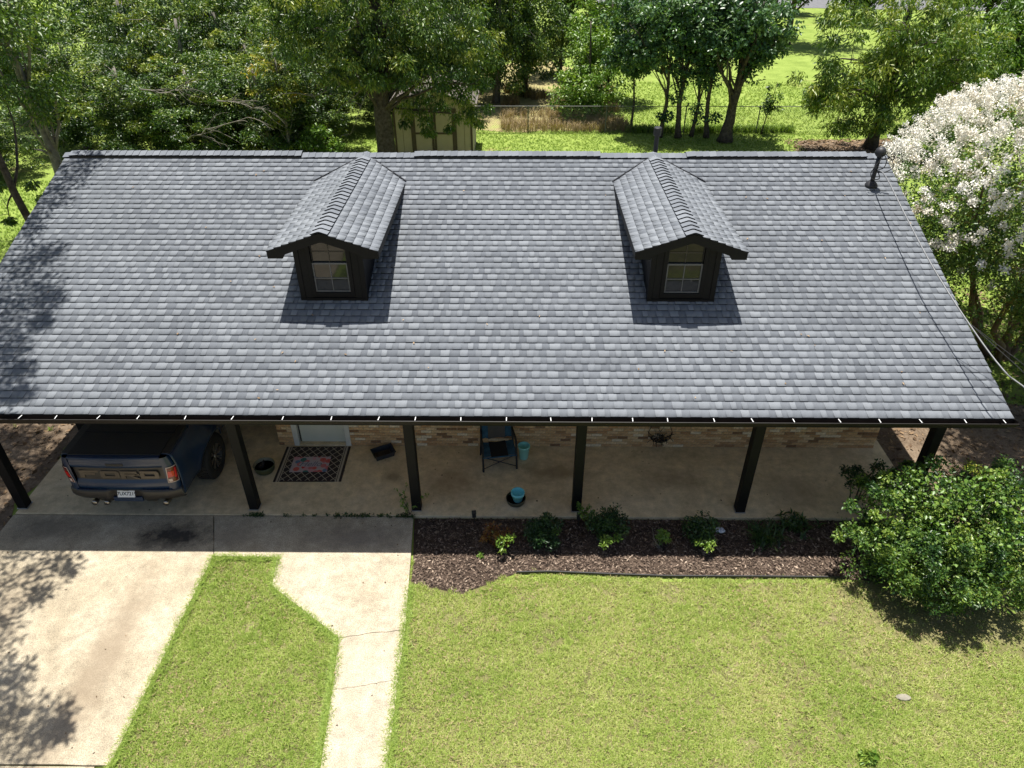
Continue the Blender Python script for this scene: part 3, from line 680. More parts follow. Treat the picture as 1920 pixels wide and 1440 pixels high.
# ------------------------------------------------------------------ dormers
def dormer(cx, seed):
    hw, rw = 0.58, 0.93; YF = 1.58; YO = 1.27; EZ, PZ = 4.45, 4.77; rr = random.Random(seed)
    roofz = lambda y: ZE + (y - YE) * TN
    k = (PZ - EZ) / rw; ang = math.atan(k); sn, cs = math.sin(ang), math.cos(ang)
    walltop = lambda dx: PZ - abs(dx) * k - 0.10
    d = MB(); yb = 4.9
    wx0, wx1, wz0, wz1 = cx - 0.31, cx + 0.31, 3.53, 4.47
    wt = walltop(hw)
    # front wall around the window opening
    def fp(pts): d.add([(x, YF, z) for x, z in pts] + [(x, YF + 0.09, z) for x, z in pts], [tuple(range(len(pts)))] + [(i, len(pts) + i, len(pts) + (i + 1) % len(pts), (i + 1) % len(pts)) for i in range(len(pts))])
    bz = roofz(YF) - 0.05
    fp([(cx - hw, bz), (wx0, bz), (wx0, walltop(0.31)), (cx - hw, wt)]); fp([(wx1, bz), (cx + hw, bz), (cx + hw, wt), (wx1, walltop(0.31))])
    fp([(wx0, bz), (wx1, bz), (wx1, wz0), (wx0, wz0)]); fp([(wx0, wz1), (wx1, wz1), (wx1, walltop(0.31)), (cx, walltop(0)), (wx0, walltop(0.31))])
    for sx in (-1, 1):
        x0, x1 = sorted((cx + sx * hw, cx + sx * (hw - 0.05)))
        d.add([(x0, YF + 0.09, bz), (x0, yb, roofz(yb) - 0.05), (x0, yb, max(wt, roofz(yb))), (x0, YF + 0.09, wt), (x1, YF + 0.09, bz), (x1, yb, roofz(yb) - 0.05), (x1, yb, max(wt, roofz(yb))), (x1, YF + 0.09, wt)],
              [(0, 3, 2, 1), (4, 5, 6, 7), (0, 4, 7, 3)])
    D = d.build('dormer', M['black_paint'], H)
    # lap siding on front and cheeks, corner boards
    lap = []; z = bz + 0.06
    while z < wt - 0.02:
        for (x0, x1) in ((cx - hw + 0.075, wx0 - 0.075), (wx1 + 0.075, cx + hw - 0.075)):
            MB().add([(x0, YF - 0.014, z), (x1, YF - 0.014, z), (x1, YF - 0.003, z + 0.125), (x0, YF - 0.003, z + 0.125), (x0, YF, z), (x1, YF, z)], [(0, 1, 2, 3), (4, 5, 1, 0)]).build('siding_board', M['black_paint'], D)
        for sx in (-1, 1):
            X = cx + sx * hw; y1 = YE + (z + 0.12 - ZE) / TN + 0.05
            if y1 > YF + 0.2:
                V = [(X + sx * 0.014, YF + 0.07, z), (X + sx * 0.014, y1, z), (X + sx * 0.003, y1, z + 0.125), (X + sx * 0.003, YF + 0.07, z + 0.125), (X, YF + 0.07, z), (X, y1, z)]
                MB().add(V, [(0, 1, 2, 3), (4, 5, 1, 0)]).build('siding_board', M['black_paint'], D)
        z += 0.125
    for sx in (-1, 1):
        x0, x1 = sorted((cx + sx * (hw + 0.018), cx + sx * (hw - 0.07)))
        MB().box(x0, x1, YF - 0.02, YF + 0.065, bz + 0.03, wt + 0.03).build('corner_board', M['black_paint'], D, bevel=0.004)
    MB().box(cx - hw - 0.02, cx + hw + 0.02, YF - 0.028, YF - 0.004, bz + 0.02, bz + 0.10).build('apron_board', M['black_paint'], D)
    # window trim
    MB().box(wx0 - 0.07, wx0, YF - 0.024, YF + 0.03, wz0 - 0.07, walltop(0.34)).box(wx1, wx1 + 0.07, YF - 0.024, YF + 0.03, wz0 - 0.07, walltop(0.34)).box(wx0, wx1, YF - 0.024, YF + 0.03, wz0 - 0.07, wz0).build('window_trim', M['black_paint'], D, bevel=0.003)
    # sashes: upper fixed back, lower proud with white frame
    zm = 4.06; SG = M['sash']
    fu = MB(); w = 0.022
    fu.box(wx0, wx0 + w, YF + 0.03, YF + 0.06, zm, wz1).box(wx1 - w, wx1, YF + 0.03, YF + 0.06, zm, wz1).box(wx0 + w, wx1 - w, YF + 0.03, YF + 0.06, wz1 - w, wz1).build('upper_sash', M['black_plastic'], D)
    fl = MB(); w = 0.026
    fl.box(wx0, wx0 + w, YF + 0.002, YF + 0.034, wz0, zm + 0.03).box(wx1 - w, wx1, YF + 0.002, YF + 0.034, wz0, zm + 0.03).box(wx0 + w, wx1 - w, YF + 0.0025, YF + 0.034, wz0, wz0 + w).box(wx0 + w, wx1 - w, YF + 0.0025, YF + 0.034, zm, zm + 0.03).build('lower_sash', SG, D)
    zq = (wz0 + zm) / 2
    MB().box(wx0 + 0.026, wx1 - 0.026, YF + 0.008, YF + 0.016, zq - 0.009, zq + 0.009).box(cx - 0.008, cx + 0.008, YF + 0.009, YF + 0.016, wz0 + 0.026, zq - 0.009).box(cx - 0.008, cx + 0.008, YF + 0.009, YF + 0.016, zq + 0.009, zm).build('muntin', SG, D)
    zq2 = (zm + wz1) / 2 + 0.02
    MB().box(wx0 + 0.022, wx1 - 0.022, YF + 0.034, YF + 0.042, zq2 - 0.009, zq2 + 0.009).box(cx - 0.008, cx + 0.008, YF + 0.035, YF + 0.042, zm + 0.03, zq2 - 0.009).box(cx - 0.008, cx + 0.008, YF + 0.035, YF + 0.042, zq2 + 0.009, wz1 - 0.02).build('muntin', M['muntin'], D)
    for (x0, x1) in ((wx0 + 0.02, cx - 0.001), (cx + 0.001, wx1 - 0.02)):
        for (z0, z1, y) in ((wz0 + 0.02, zq, YF + 0.018), (zq, zm + 0.004, YF + 0.018), (zm + 0.004, zq2, YF + 0.045), (zq2, wz1 - 0.01, YF + 0.045)):
            o = MB().box(x0, x1, y, y + 0.005, z0, z1 - 0.001).build('pane', M['glass'], D)
    # roof deck with soffit
    for sx in (-1, 1):
        th = 0.10
        yb2 = 5.65
        V = [(cx, YO + 0.01, PZ - 0.02), (cx + sx * (rw - 0.01), YO + 0.01, EZ - 0.018), (cx + sx * (rw - 0.01), YO + 0.01, EZ - 0.10), (cx, YO + 0.01, PZ - 0.02 - th)]
        V2 = [(p[0], yb2, p[2]) for p in V]
        f = [(0, 1, 5, 4), (1, 2, 6, 5), (2, 3, 7, 6), (3, 2, 1, 0)]
        MB().add(V + V2, f).build('roof_deck', M['black_paint'], D)
        # rake fascia board at the front
        V = [(cx, YO - 0.008, PZ - 0.008), (cx + sx * (rw + 0.004), YO - 0.008, EZ - 0.008), (cx + sx * (rw + 0.004), YO - 0.008, EZ - 0.135), (cx + sx * (rw - 0.25), YO - 0.008, EZ - 0.135), (cx + sx * (rw - 0.30), YO - 0.008, EZ - 0.06), (cx, YO - 0.008, PZ - 0.16)]
        MB().add(V + [(p[0], YO + 0.016, p[2]) for p in V], [tuple(range(6)), tuple(range(11, 5, -1))] + [(i, 6 + i, 6 + (i + 1) % 6, (i + 1) % 6) for i in range(6)]).build('rake_fascia', M['black_paint'], D)
        # eave fascia
        x0, x1 = sorted((cx + sx * (rw - 0.006), cx + sx * (rw + 0.01)))
        MB().box(x0, x1, YO + 0.017, 4.6, EZ - 0.13, EZ - 0.012).build('eave_fascia', M['black_paint'], D)
        # shingles: courses parallel to the dormer ridge
        sl = rw / cs; nc = 7; ex = sl / nc; A = []; T = []
        for i in range(nc):
            zz = EZ + i * ex * sn; yend = YE + (zz + ex * sn - ZE) / TN + 0.12
            y = YO - 0.012
            for (a, b, t, h, ti) in course_pieces(y, yend, rr): A.append((a, b, i * ex - (0.012 if i == 0 else 0), h)); T.append(min(1, t + 0.08))
        def frame(P, sx=sx):
            u, s, nn = P[:, 0], P[:, 1], P[:, 2]
            return np.stack([cx + sx * (rw - s * cs + nn * sn), u, EZ + s * sn + nn * cs], 1)
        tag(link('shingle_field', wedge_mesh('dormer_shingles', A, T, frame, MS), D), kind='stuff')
    # ridge caps: folded across x, lapped towards the front, with dark butts
    caps = cap_variants(0.21, 0.145, 0.145 * k, 0.026, (0.2, 0.3, 0.4, 0.5), 0.017)
    y = YO + 0.06
    while y < 5.35:
        link('ridge_cap', rr.choice(caps), D, (cx, y, PZ + 0.022), (0, rr.uniform(-0.015, 0.015), -math.pi / 2)); y += 0.178
    # valley flashing lines
    for sx in (-1, 1):
        a = (cx, YR - 0.02, ZR + 0.012); b = (cx + sx * (rw + 0.03), YE + (EZ - ZE) / TN, EZ + 0.028)
        MB().bar(a, b, 0.03, 0.01).build('valley_flashing', M['butt'], D)
    return D
M['sash'] = pmat('sash_grey', [(0.11, 0.115, 0.125), (0.15, 0.155, 0.165)], scale=6, rough=0.5)
M['muntin'] = pmat('muntin_dark', [(0.05, 0.045, 0.04)], rough=0.5)
dormer(-1.43, 3); dormer(4.75, 8)

# roof vent pipe behind the ridge
vp = MB().tube([(4.86, 6.05, 4.3), (4.86, 6.05, 5.10)], 0.05, 16).build('vent_pipe', M['black_plastic'], H, smooth=False)
MB().lathe([(0.075, 5.04), (0.085, 5.06), (0.085, 5.2), (0.07, 5.215), (0.0, 5.22)], 18, (4.86, 6.05, 0)).build('vent_cap', M['black_plastic'], vp)
# service mast
MX, MY = 9.08, 4.62; mz = ZE + (MY - YE) * TN
mast = thing('service_mast', 'black service mast with weatherhead and wires on the right end of the roof', 'mast', (MX, MY, mz))
MB().lathe([(0.13, 0.0), (0.125, 0.03), (0.10, 0.07), (0.06, 0.11), (0.045, 0.12)], 18).build('flashing_boot', M['black_plastic'], mast, smooth=True)
MB().tube([(0, 0, 0), (0.0, 0, 0.62)], 0.042, 14).build('mast_pipe', M['black_plastic'], mast, smooth=True)
hd = MB(); hd.lathe([(0.05, 0.60), (0.075, 0.62), (0.105, 0.66), (0.11, 0.70), (0.085, 0.76), (0.04, 0.79), (0.0, 0.795)], 18).build('weatherhead', M['black_plastic'], mast, smooth=True)
for pts in ([(0.05, -0.05, 0.66), (-0.02, -0.14, 0.60), (-0.12, -0.16, 0.42), (-0.14, -0.14, 0.30), (-0.08, -0.16, 0.20), (0.05, -0.16, 0.22), (0.02, -0.04, 0.34)],
            [(0.06, -0.06, 0.66), (0.10, -0.14, 0.56), (0.08, -0.14, 0.42), (0.03, -0.05, 0.36)], [(0.07, -0.05, 0.67), (0.16, -0.12, 0.62), (0.26, -0.16, 0.45), (0.12, -0.12, 0.32), (0.02, -0.05, 0.33)]):
    P = [Vector(p) for p in pts]; Q = []
    for i in range(len(P) - 1):
        p0, p1, p2, p3 = P[max(0, i - 1)], P[i], P[i + 1], P[min(len(P) - 1, i + 2)]
        for k in range(5):
            t = k / 5; Q.append(0.5 * ((2 * p1) + (p2 - p0) * t + (2 * p0 - 5 * p1 + 4 * p2 - p3) * t * t + (3 * p1 - p0 - 3 * p2 + p3) * t ** 3))
    Q.append(P[-1]); MB().tube(Q, 0.009, 6).build('drip_loop', M['rubber'], mast, smooth=True)
def wire(pts, r, mat, label):
    P = [Vector(p) for p in pts]; Q = []
    for i in range(len(P) - 1):
        p0, p1, p2, p3 = P[max(0, i - 1)], P[i], P[i + 1], P[min(len(P) - 1, i + 2)]
        for k in range(6):
            t = k / 6; Q.append(0.5 * ((2 * p1) + (p2 - p0) * t + (2 * p0 - 5 * p1 + 4 * p2 - p3) * t * t + (3 * p1 - p0 - 3 * p2 + p3) * t ** 3))
    Q.append(P[-1]); tag(MB().tube(Q, r, 6).build('service_wire', mat, smooth=True), label, 'wire')
wire([(9.10, 4.56, mz + 0.34), (9.05, 4.1, 4.80), (9.03, 2.93, 4.45), (9.04, 1.65, 4.05), (9.16, 0.5, 3.66), (9.27, -0.6, 3.38), (9.50, -1.1, 3.26), (10.3, -4, 3.05), (12.2, -12, 4.4), (14, -25, 7.2)], 0.012, M['cable'],
     'bright grey service cable hanging along the right edge of the roof')
wire([(9.16, 0.48, 3.64), (9.6, -0.35, 3.33), (10.05, -1.1, 3.05), (11.2, -3.5, 2.9), (14, -12, 4.2), (17, -25, 7.0)], 0.006, M['rubber'], 'inner of two thin dark wires splitting off below the service cable')
wire([(9.17, 0.5, 3.62), (9.75, -0.2, 3.3), (10.3, -0.9, 3.02), (11.8, -3.3, 2.8), (15, -12, 4.0), (18, -25, 6.8)], 0.006, M['rubber'], 'outer of two thin dark wires splitting off below the service cable')

# ------------------------------------------------------------------ pickup truck under the carport
def text_mesh(body, size, mat, extrude=0.003, shear=0.0, spacing=1.0, bold=0.0):
    cu = bpy.data.curves.new('t', 'FONT'); cu.body = body; cu.size = size; cu.extrude = extrude; cu.align_x = 'CENTER'; cu.align_y = 'CENTER'
    cu.shear = shear; cu.space_character = spacing; cu.offset = bold; cu.resolution_u = 3
    o = bpy.data.objects.new('t', cu); COL.objects.link(o); bpy.context.view_layer.update()
    me = bpy.data.meshes.new_from_object(o.evaluated_get(bpy.context.evaluated_depsgraph_get()))
    bpy.data.objects.remove(o); bpy.data.curves.remove(cu); me.materials.clear(); me.materials.append(mat); me.name = 'lettering'; return me

M['truck_blue'] = pmat('truck_paint', [(0.006, 0.024, 0.064), (0.008, 0.028, 0.074)], scale=3, rough=0.34, metal=0.0, coat=0.25)
M['truck_grey'] = pmat('truck_grey', [(0.030, 0.027, 0.024), (0.040, 0.036, 0.032)], scale=5, rough=0.45, metal=0.0)
M['truck_letter'] = pmat('truck_letter', [(0.095, 0.08, 0.062), (0.115, 0.098, 0.078)], scale=4, rough=0.35, metal=0.4)
M['red_lens'] = pmat('red_lens', [(0.55, 0.012, 0.010), (0.62, 0.02, 0.015)], scale=9, rough=0.12, coat=0.6)
M['dark_lens'] = pmat('dark_red_lens', [(0.10, 0.006, 0.006), (0.16, 0.012, 0.01)], scale=9, rough=0.12, coat=0.6)
M['clear_lens'] = pmat('clear_lens', [(0.62, 0.50, 0.44)], rough=0.2)
M['plate'] = pmat('plate_white', [(0.72, 0.74, 0.76)], rough=0.5)
M['plate_ink'] = pmat('plate_ink', [(0.012, 0.012, 0.015)], rough=0.6)
M['vinyl'] = pmat('tonneau_vinyl', [(0.010, 0.010, 0.011), (0.016, 0.016, 0.017)], scale=40, rough=0.75, bmp=0.2)
M['rim'] = pmat('rim_alloy', [(0.32, 0.30, 0.27)], rough=0.35, metal=0.8)
M['rim_dark'] = pmat('rim_black', [(0.015, 0.015, 0.016)], rough=0.4)
M['steel'] = pmat('exhaust_steel', [(0.35, 0.33, 0.30)], rough=0.3, metal=1.0)
T = thing('pickup_truck', 'dark blue pickup truck with grey lettered tailgate parked tail outwards in the carport', 'pickup truck', (-5.06, -0.60, 0.0), rad(0.0))
AX = (1.30, 5.00); AR = 0.535; AZ = 0.44; TL = 5.85
def topz(y): return 1.45 if y < 1.98 else (1.44 if y < 4.3 else 1.44 - 0.17 * ((y - 4.3) / 1.5) ** 1.6)
def hwid(y, z):
    w = 0.975 + 0.035 * math.sin(max(0, min(1, (z - 0.5) / 0.95)) * math.pi) - 0.035 * max(0, (z - 1.2) / 0.25) ** 2
    for a in AX:
        d = abs(y - a)
        if d < 0.80:
            r_ = math.hypot(d, z - AZ); w += 0.13 * (0.5 + 0.5 * math.cos(math.pi * min(1, d / 0.80))) * max(0, min(1, (1.22 - z) / 0.25 + 0.15)) + 0.02 * max(0, 1 - abs(r_ - AR - 0.05) / 0.06)
    if y < 0.28: w -= 0.30 * (0.28 - y) ** 1.6
    if y > 5.3: w -= 0.5 * (y - 5.3) ** 2
    return w
def botz(y):
    z = 0.56
    for a in AX:
        if abs(y - a) < AR: z = max(z, AZ + math.sqrt(AR * AR - (y - a) ** 2))
    return z
ys = sorted(set([round(0.14 + i * (TL - 0.14) / 110, 4) for i in range(111)] + [a + s * AR * k for a in AX for s in (-1, 1) for k in (0.9999, 0.97, 0.9, 0.8)]))
body = MB()
for s in (-1, 1):
    P = []
    for y in ys:
        b, t = botz(y), topz(y); P.append([(s * hwid(y, b + (t - b) * k / 12), y, b + (t - b) * k / 12) for k in range(13)])
    body.grid(P)
    rim = [[(s * (hwid(y, topz(y))), y, topz(y)), (s * (hwid(y, topz(y)) - 0.05), y, topz(y) + 0.012), (s * (hwid(y, topz(y)) - 0.13), y, topz(y) + 0.004)] for y in ys]
    body.grid(rim)
hood = [[(x * (hwid(y, topz(y)) - 0.13), y, topz(y) + 0.004 + 0.05 * (1 - x * x)) for x in (-1, -0.6, -0.3, 0, 0.3, 0.6, 1)] for y in ys if y > 4.2]
body.grid(hood)
bo = body.build('body', M['truck_blue'], T, smooth=True)
so_ = bo.modifiers.new('solid', 'SOLIDIFY'); so_.thickness = 0.012; so_.offset = -1
# rear corner pillars either side of the tailgate
def corner(s, u): # u 0..1 from tailgate edge round to the body side
    a = u * math.pi / 2; return (s * (0.80 + 0.172 * math.sin(a)), 0.045 + 0.12 * (1 - math.cos(a)))
for s in (-1, 1):
    P = []
    for k in range(9):
        row = []
        for j in range(11):
            z = 0.60 + 0.85 * j / 10; x, y = corner(s, k / 8); w = hwid(0.165, z) - hwid(0.165, 1.0); row.append((x + s * w * (k / 8), y, z))
        P.append(row)
    MB().grid(P).build('corner_panel', M['truck_blue'], T, smooth=True)
    # tail light wraps the corner: an angular lens, wider at the bottom, notched on its outer edge
    def lens(u0, u1, z0, z1, out, mat, name, par, skew=0.0):
        P = []
        for k in range(7):
            u = u0 + (u1 - u0) * k / 6; row = []
            for j in range(6):
                z = z0 + (z1 - z0) * j / 5; uu = min(1, max(0, u + skew * (j / 5) * (1 - abs(u - 0.5)))); x, y = corner(s, uu); nx, ny = s * math.sin(uu * math.pi / 2), -math.cos(uu * math.pi / 2)
                row.append((x + nx * out, y + ny * out, z))
            P.append(row)
        return MB().grid(P).build(name, M[mat], par, smooth=False)
    L = lens(0.06, 0.80, 0.90, 1.24, 0.012, 'clear_lens', 'tail_light', T, 0.22)
    lens(0.10, 0.75, 0.915, 1.225, 0.017, 'dark_lens', 'lens_surround', L, 0.22)
    lens(0.16, 0.52, 1.03, 1.15, 0.022, 'red_lens', 'red_lens', L, 0.1)
    lens(0.16, 0.36, 0.93, 0.99, 0.022, 'clear_lens', 'reverse_lens', L, 0.0)
    lens(0.55, 0.70, 1.00, 1.20, 0.022, 'red_lens', 'side_lens', L, 0.12)
# tailgate with a sculpted profile
prof = [(0.70, 0.085), (0.74, 0.035), (0.80, 0.020), (0.86, 0.020), (0.90, 0.030), (0.935, 0.062), (1.00, 0.072), (1.10, 0.074), (1.20, 0.068), (1.235, 0.040), (1.28, 0.020), (1.34, 0.022), (1.40, 0.030), (1.435, 0.020), (1.455, 0.012), (1.462, 0.030), (1.460, 0.12)]
P = []
for (z, y) in prof: P.append([(x, y + 0.030 * (x / 0.8) ** 2, z + 0.02 * (abs(x / 0.8) ** 3) * (0.9 < z < 0.94)) for x in np.linspace(-0.796, 0.796, 17)])
TG = MB().grid(P).build('tailgate', M['truck_blue'], T, smooth=True)
P = [[(x, 0.064 + 0.030 * (x / 0.8) ** 2 - 0.002, z0) for x in np.linspace(-0.79, 0.79, 17)] for z0 in (0.945, 1.0, 1.1, 1.19, 1.215)]
MB().grid(P).build('tailgate_applique', M['truck_grey'], TG, smooth=True)
def blk(pts): pass
def letter(ch, x0, w, h, z0, par):
    """broad block letter from bars; slanted inner corners"""
    s = 0.052; y0, y1 = 0.044, 0.066; mb = MB()
    yo = lambda x: 0.030 * (x / 0.8) ** 2
    def b(xa, xb, za, zb): mb.box(x0 + xa, x0 + xb, y0 + yo(x0), y1 + yo(x0), z0 + za, z0 + zb)
    def pr(p): 
        n = len(p); mb.add([(x0 + a, y0 + yo(x0), z0 + c) for a, c in p] + [(x0 + a, y1 + yo(x0), z0 + c) for a, c in p], [tuple(range(n))] + [(i, (i + 1) % n, n + (i + 1) % n, n + i) for i in range(n)])
    c = 0.03
    if ch == 'F': b(0, s * 1.5, 0, h); b(s * 1.5, w, h - s, h); b(s * 1.5, w * 0.82, h * 0.38, h * 0.38 + s * 0.9)
    if ch == 'O': pr([(c, 0), (w - c, 0), (w, c), (w - s * 1.5, s), (s * 1.5, s), (0, c)]); pr([(0, c), (s * 1.5, s), (s * 1.5, h - s), (0, h - c)]); pr([(w - s * 1.5, s), (w, c), (w, h - c), (w - s * 1.5, h - s)]); pr([(0, h - c), (s * 1.5, h - s), (w - s * 1.5, h - s), (w, h - c), (w - c, h), (c, h)])
    if ch == 'R': b(0, s * 1.5, 0, h); b(s * 1.5, w - c, h - s, h); b(w - s * 1.5, w, h * 0.45, h - s); b(s * 1.5, w - c, h * 0.36, h * 0.36 + s * 0.8); pr([(w - s * 2.6, h * 0.36), (w, 0), (w - s * 1.5, 0), (w - s * 3.6, h * 0.36)][::-1])
    if ch == 'D': b(0, s * 1.5, 0, h); pr([(s * 1.5, h - s), (w - s * 1.5, h - s), (w, h - c), (w - c, h), (s * 1.5, h)]); pr([(s * 1.5, 0), (w - c, 0), (w, c), (w - s * 1.5, s), (s * 1.5, s)]); pr([(w - s * 1.5, s), (w, c), (w, h - c), (w - s * 1.5, h - s)])
    mb.build('tailgate_letter', M['truck_letter'], par)
for ch, x in zip('FORD', (-0.70, -0.33, 0.02, 0.36)): letter(ch, x, 0.33, 0.165, 0.985, TG)
MB().box(-0.15, 0.15, 0.014, 0.03, 1.285, 1.345).build('tailgate_handle', M['black_plastic'], TG, bevel=0.008)
# tonneau in three folding panels, bed rails
for i in range(3): MB().box(-0.80, 0.80, 0.10 + i * 0.62, 0.10 + i * 0.62 + 0.605, 1.462, 1.487).build('tonneau_panel', M['vinyl'], T, bevel=0.012)
for s in (-1, 1): MB().box(min(s * 0.80, s * 0.93), max(s * 0.80, s * 0.93), 0.15, 1.97, 1.452, 1.476).build('bed_rail', M['black_plastic'], T, bevel=0.008)
MB().box(-0.93, 0.93, 0.12, 1.95, 0.62, 0.66).box(-0.93, 0.93, 1.94, 1.98, 0.62, 1.45).build('bed_floor', M['black_plastic'], T)
# side graphic
for s in (-1, 1):
    mb = MB(); P = []
    for y in np.linspace(0.45, 1.75, 14): P.append([(s * (hwid(y, z) + 0.004), y, z) for z in (1.24 + 0.06 * math.sin(y * 5), 1.30, 1.38)])
    mb.grid(P).build('side_graphic', M['vinyl'], T)
# bumper
bz = [(0.50, 0.10), (0.52, 0.035), (0.60, 0.0), (0.70, -0.004), (0.735, 0.012), (0.74, 0.14)]
P = [[(x, y + 0.09 * max(0, (abs(x) - 0.62) / 0.38) ** 2 + (0.05 if abs(x) < 0.25 and 0.51 < z < 0.72 else 0), z + (-0.05 if abs(x) < 0.5 and z < 0.55 else 0)) for x in np.linspace(-0.99, 0.99, 33)] for z, y in bz]
BP = MB().grid(P).build('bumper', M['truck_grey'], T, smooth=True)
for s in (-1, 1):
    for k in range(9): MB().box(s * (0.34 + k * 0.06) - 0.020, s * (0.34 + k * 0.06) + 0.020, 0.008 + 0.004 * max(0, k - 5), 0.11, 0.7385, 0.7465).build('step_rib', M['truck_blue'], BP, rot=(0, 0, 0))
MB().box(-0.26, 0.26, 0.02, 0.06, 0.46, 0.56).build('hitch_cover', M['truck_blue'], BP, bevel=0.01)
PL = MB().box(-0.155, 0.155, -0.006, -0.002, -0.078, 0.078).build('licence_plate', M['plate'], BP, loc=(0, 0.030, 0.655), rot=(rad(-22), 0, 0))
link('lettering', text_mesh('7UX7219', 0.088, M['plate_ink'], 0.001, bold=0.001), PL, (0.012, -0.0075, -0.012), (rad(90), 0, 0))
link('lettering', text_mesh('TEXAS', 0.038, M['plate_ink'], 0.001), PL, (0, -0.0075, 0.052), (rad(90), 0, 0))
MB().box(-0.142, -0.13, -0.008, -0.006, -0.02, -0.005).build('plate_mark', M['plate_ink'], PL)
for x in (-0.62, -0.40, 0.66):
    MB().lathe([(0.048, 0), (0.052, 0.01), (0.052, 0.16), (0.040, 0.16), (0.040, 0.01), (0.036, 0.012)], 16).build('exhaust_tip', M['steel'], T, smooth=True, loc=(x, -0.01, 0.44), rot=(rad(-90), 0, 0))
MB().box(-0.75, 0.75, 0.2, 5.4, 0.42, 0.60).build('chassis', M['black_plastic'], T)
# cab
cabb = [(-0.90, 2.00, 1.44), (0.90, 2.00, 1.44), (0.90, 4.55, 1.44), (-0.90, 4.55, 1.44)]; cabt = [(-0.72, 2.20, 1.96), (0.72, 2.20, 1.96), (0.72, 3.75, 1.96), (-0.72, 3.75, 1.96)]
MB().add(cabb + cabt, [(4, 5, 6, 7), (0, 1, 5, 4), (1, 2, 6, 5), (2, 3, 7, 6), (3, 0, 4, 7)]).build('cab', M['truck_blue'], T, bevel=0.05)
def cabp(face, u, v, o=0.006):
    A, B, C, D = [Vector(p) for p in face]; p = A.lerp(B, u).lerp(D.lerp(C, u), v); n_ = (B - A).cross(D - A).normalized(); return p + n_ * o
for nm, f, rects in (('rear_window', (cabb[0], cabb[1], cabt[1], cabt[0]), [(0.1, 0.9, 0.12, 0.85)]), ('windscreen', (cabb[2], cabb[3], cabt[3], cabt[2]), [(0.07, 0.93, 0.08, 0.92)]),
                     ('side_window', (cabb[1], cabb[2], cabt[2], cabt[1]), [(0.08, 0.40, 0.1, 0.85), (0.45, 0.84, 0.1, 0.85)]), ('side_window', (cabb[3], cabb[0], cabt[0], cabt[3]), [(0.16, 0.55, 0.1, 0.85), (0.60, 0.92, 0.1, 0.85)])):
    for (u0, u1, v0, v1) in rects: MB().add([cabp(f, u0, v0), cabp(f, u1, v0), cabp(f, u1, v1), cabp(f, u0, v1)], [(0, 1, 2, 3)]).build(nm, M['glass'], T)
MB().box(-0.86, 0.86, 5.70, 5.84, 0.62, 1.25).build('grille', M['black_plastic'], T, bevel=0.03)
for s in (-1, 1): MB().box(min(s * .62, s * .9), max(s * .62, s * .9), 5.72, 5.85, 0.98, 1.18).build('headlight', M['clear_lens'], T, bevel=0.02)
# wheels
def wheel(x, y, s):
    w = MB(); R0, W2 = 0.442, 0.155
    prof = [(0.26, -W2), (R0 - 0.05, -W2), (R0 - 0.012, -W2 * 0.86), (R0, -W2 * 0.6), (R0, W2 * 0.6), (R0 - 0.012, W2 * 0.86), (R0 - 0.05, W2), (0.27, W2), (0.25, W2 - 0.03)]
    o = thing('wheel', None, None); o.parent = T; o.location = (x, y, R0); o.rotation_euler = (0, s * math.pi / 2, 0)
    bpy.data.objects.remove(o)
    t = w.lathe(prof, 40).build('wheel', M['rubber'], T, smooth=True, loc=(x, y, R0), rot=(0, s * math.pi / 2, 0))
    tr_ = MB()
    for k in range(36):
        a = 2 * math.pi * k / 36
        for zz, da in ((-0.075, 0), (0.0, 0.06), (0.075, 0)):
            c, sn_ = math.cos(a + da), math.sin(a + da); tr_.bar((c * (R0 + 0.004), sn_ * (R0 + 0.004), zz - 0.033), (c * (R0 + 0.004), sn_ * (R0 + 0.004), zz + 0.033), 0.045, 0.014, (c, sn_, 0))
    tr_.build('tread', M['rubber'], t)
    rm = MB().lathe([(0.0, W2 - 0.10), (0.20, W2 - 0.10), (0.24, W2 - 0.06), (0.255, W2 - 0.02), (0.265, W2 - 0.008), (0.262, W2 - 0.03)], 36).build('rim', M['rim_dark'], t, smooth=True)
    for k in range(8):
        a = 2 * math.pi * k / 8; mb = MB()
        for da in (-0.13, 0.13): mb.bar((0.06 * math.cos(a), 0.06 * math.sin(a), W2 - 0.045), (0.245 * math.cos(a + da), 0.245 * math.sin(a + da), W2 - 0.028), 0.020, 0.02)
        mb.build('spoke', M['rim'], t)
    MB().lathe([(0.0, W2 - 0.02), (0.055, W2 - 0.025), (0.06, W2 - 0.05)][::-1], 16).build('hub_cap', M['rim'], t, smooth=True)
for a in AX:
    for s in (-1, 1): wheel(s * 0.965, a, s)
    MB().lathe([(0.0, -0.85), (0.52, -0.85), (0.53, 0.85), (0.0, 0.85)], 28).build('wheel_well', M['rubber'], T, loc=(0, a, AZ + 0.03), rot=(0, math.pi / 2, 0)) if False else None

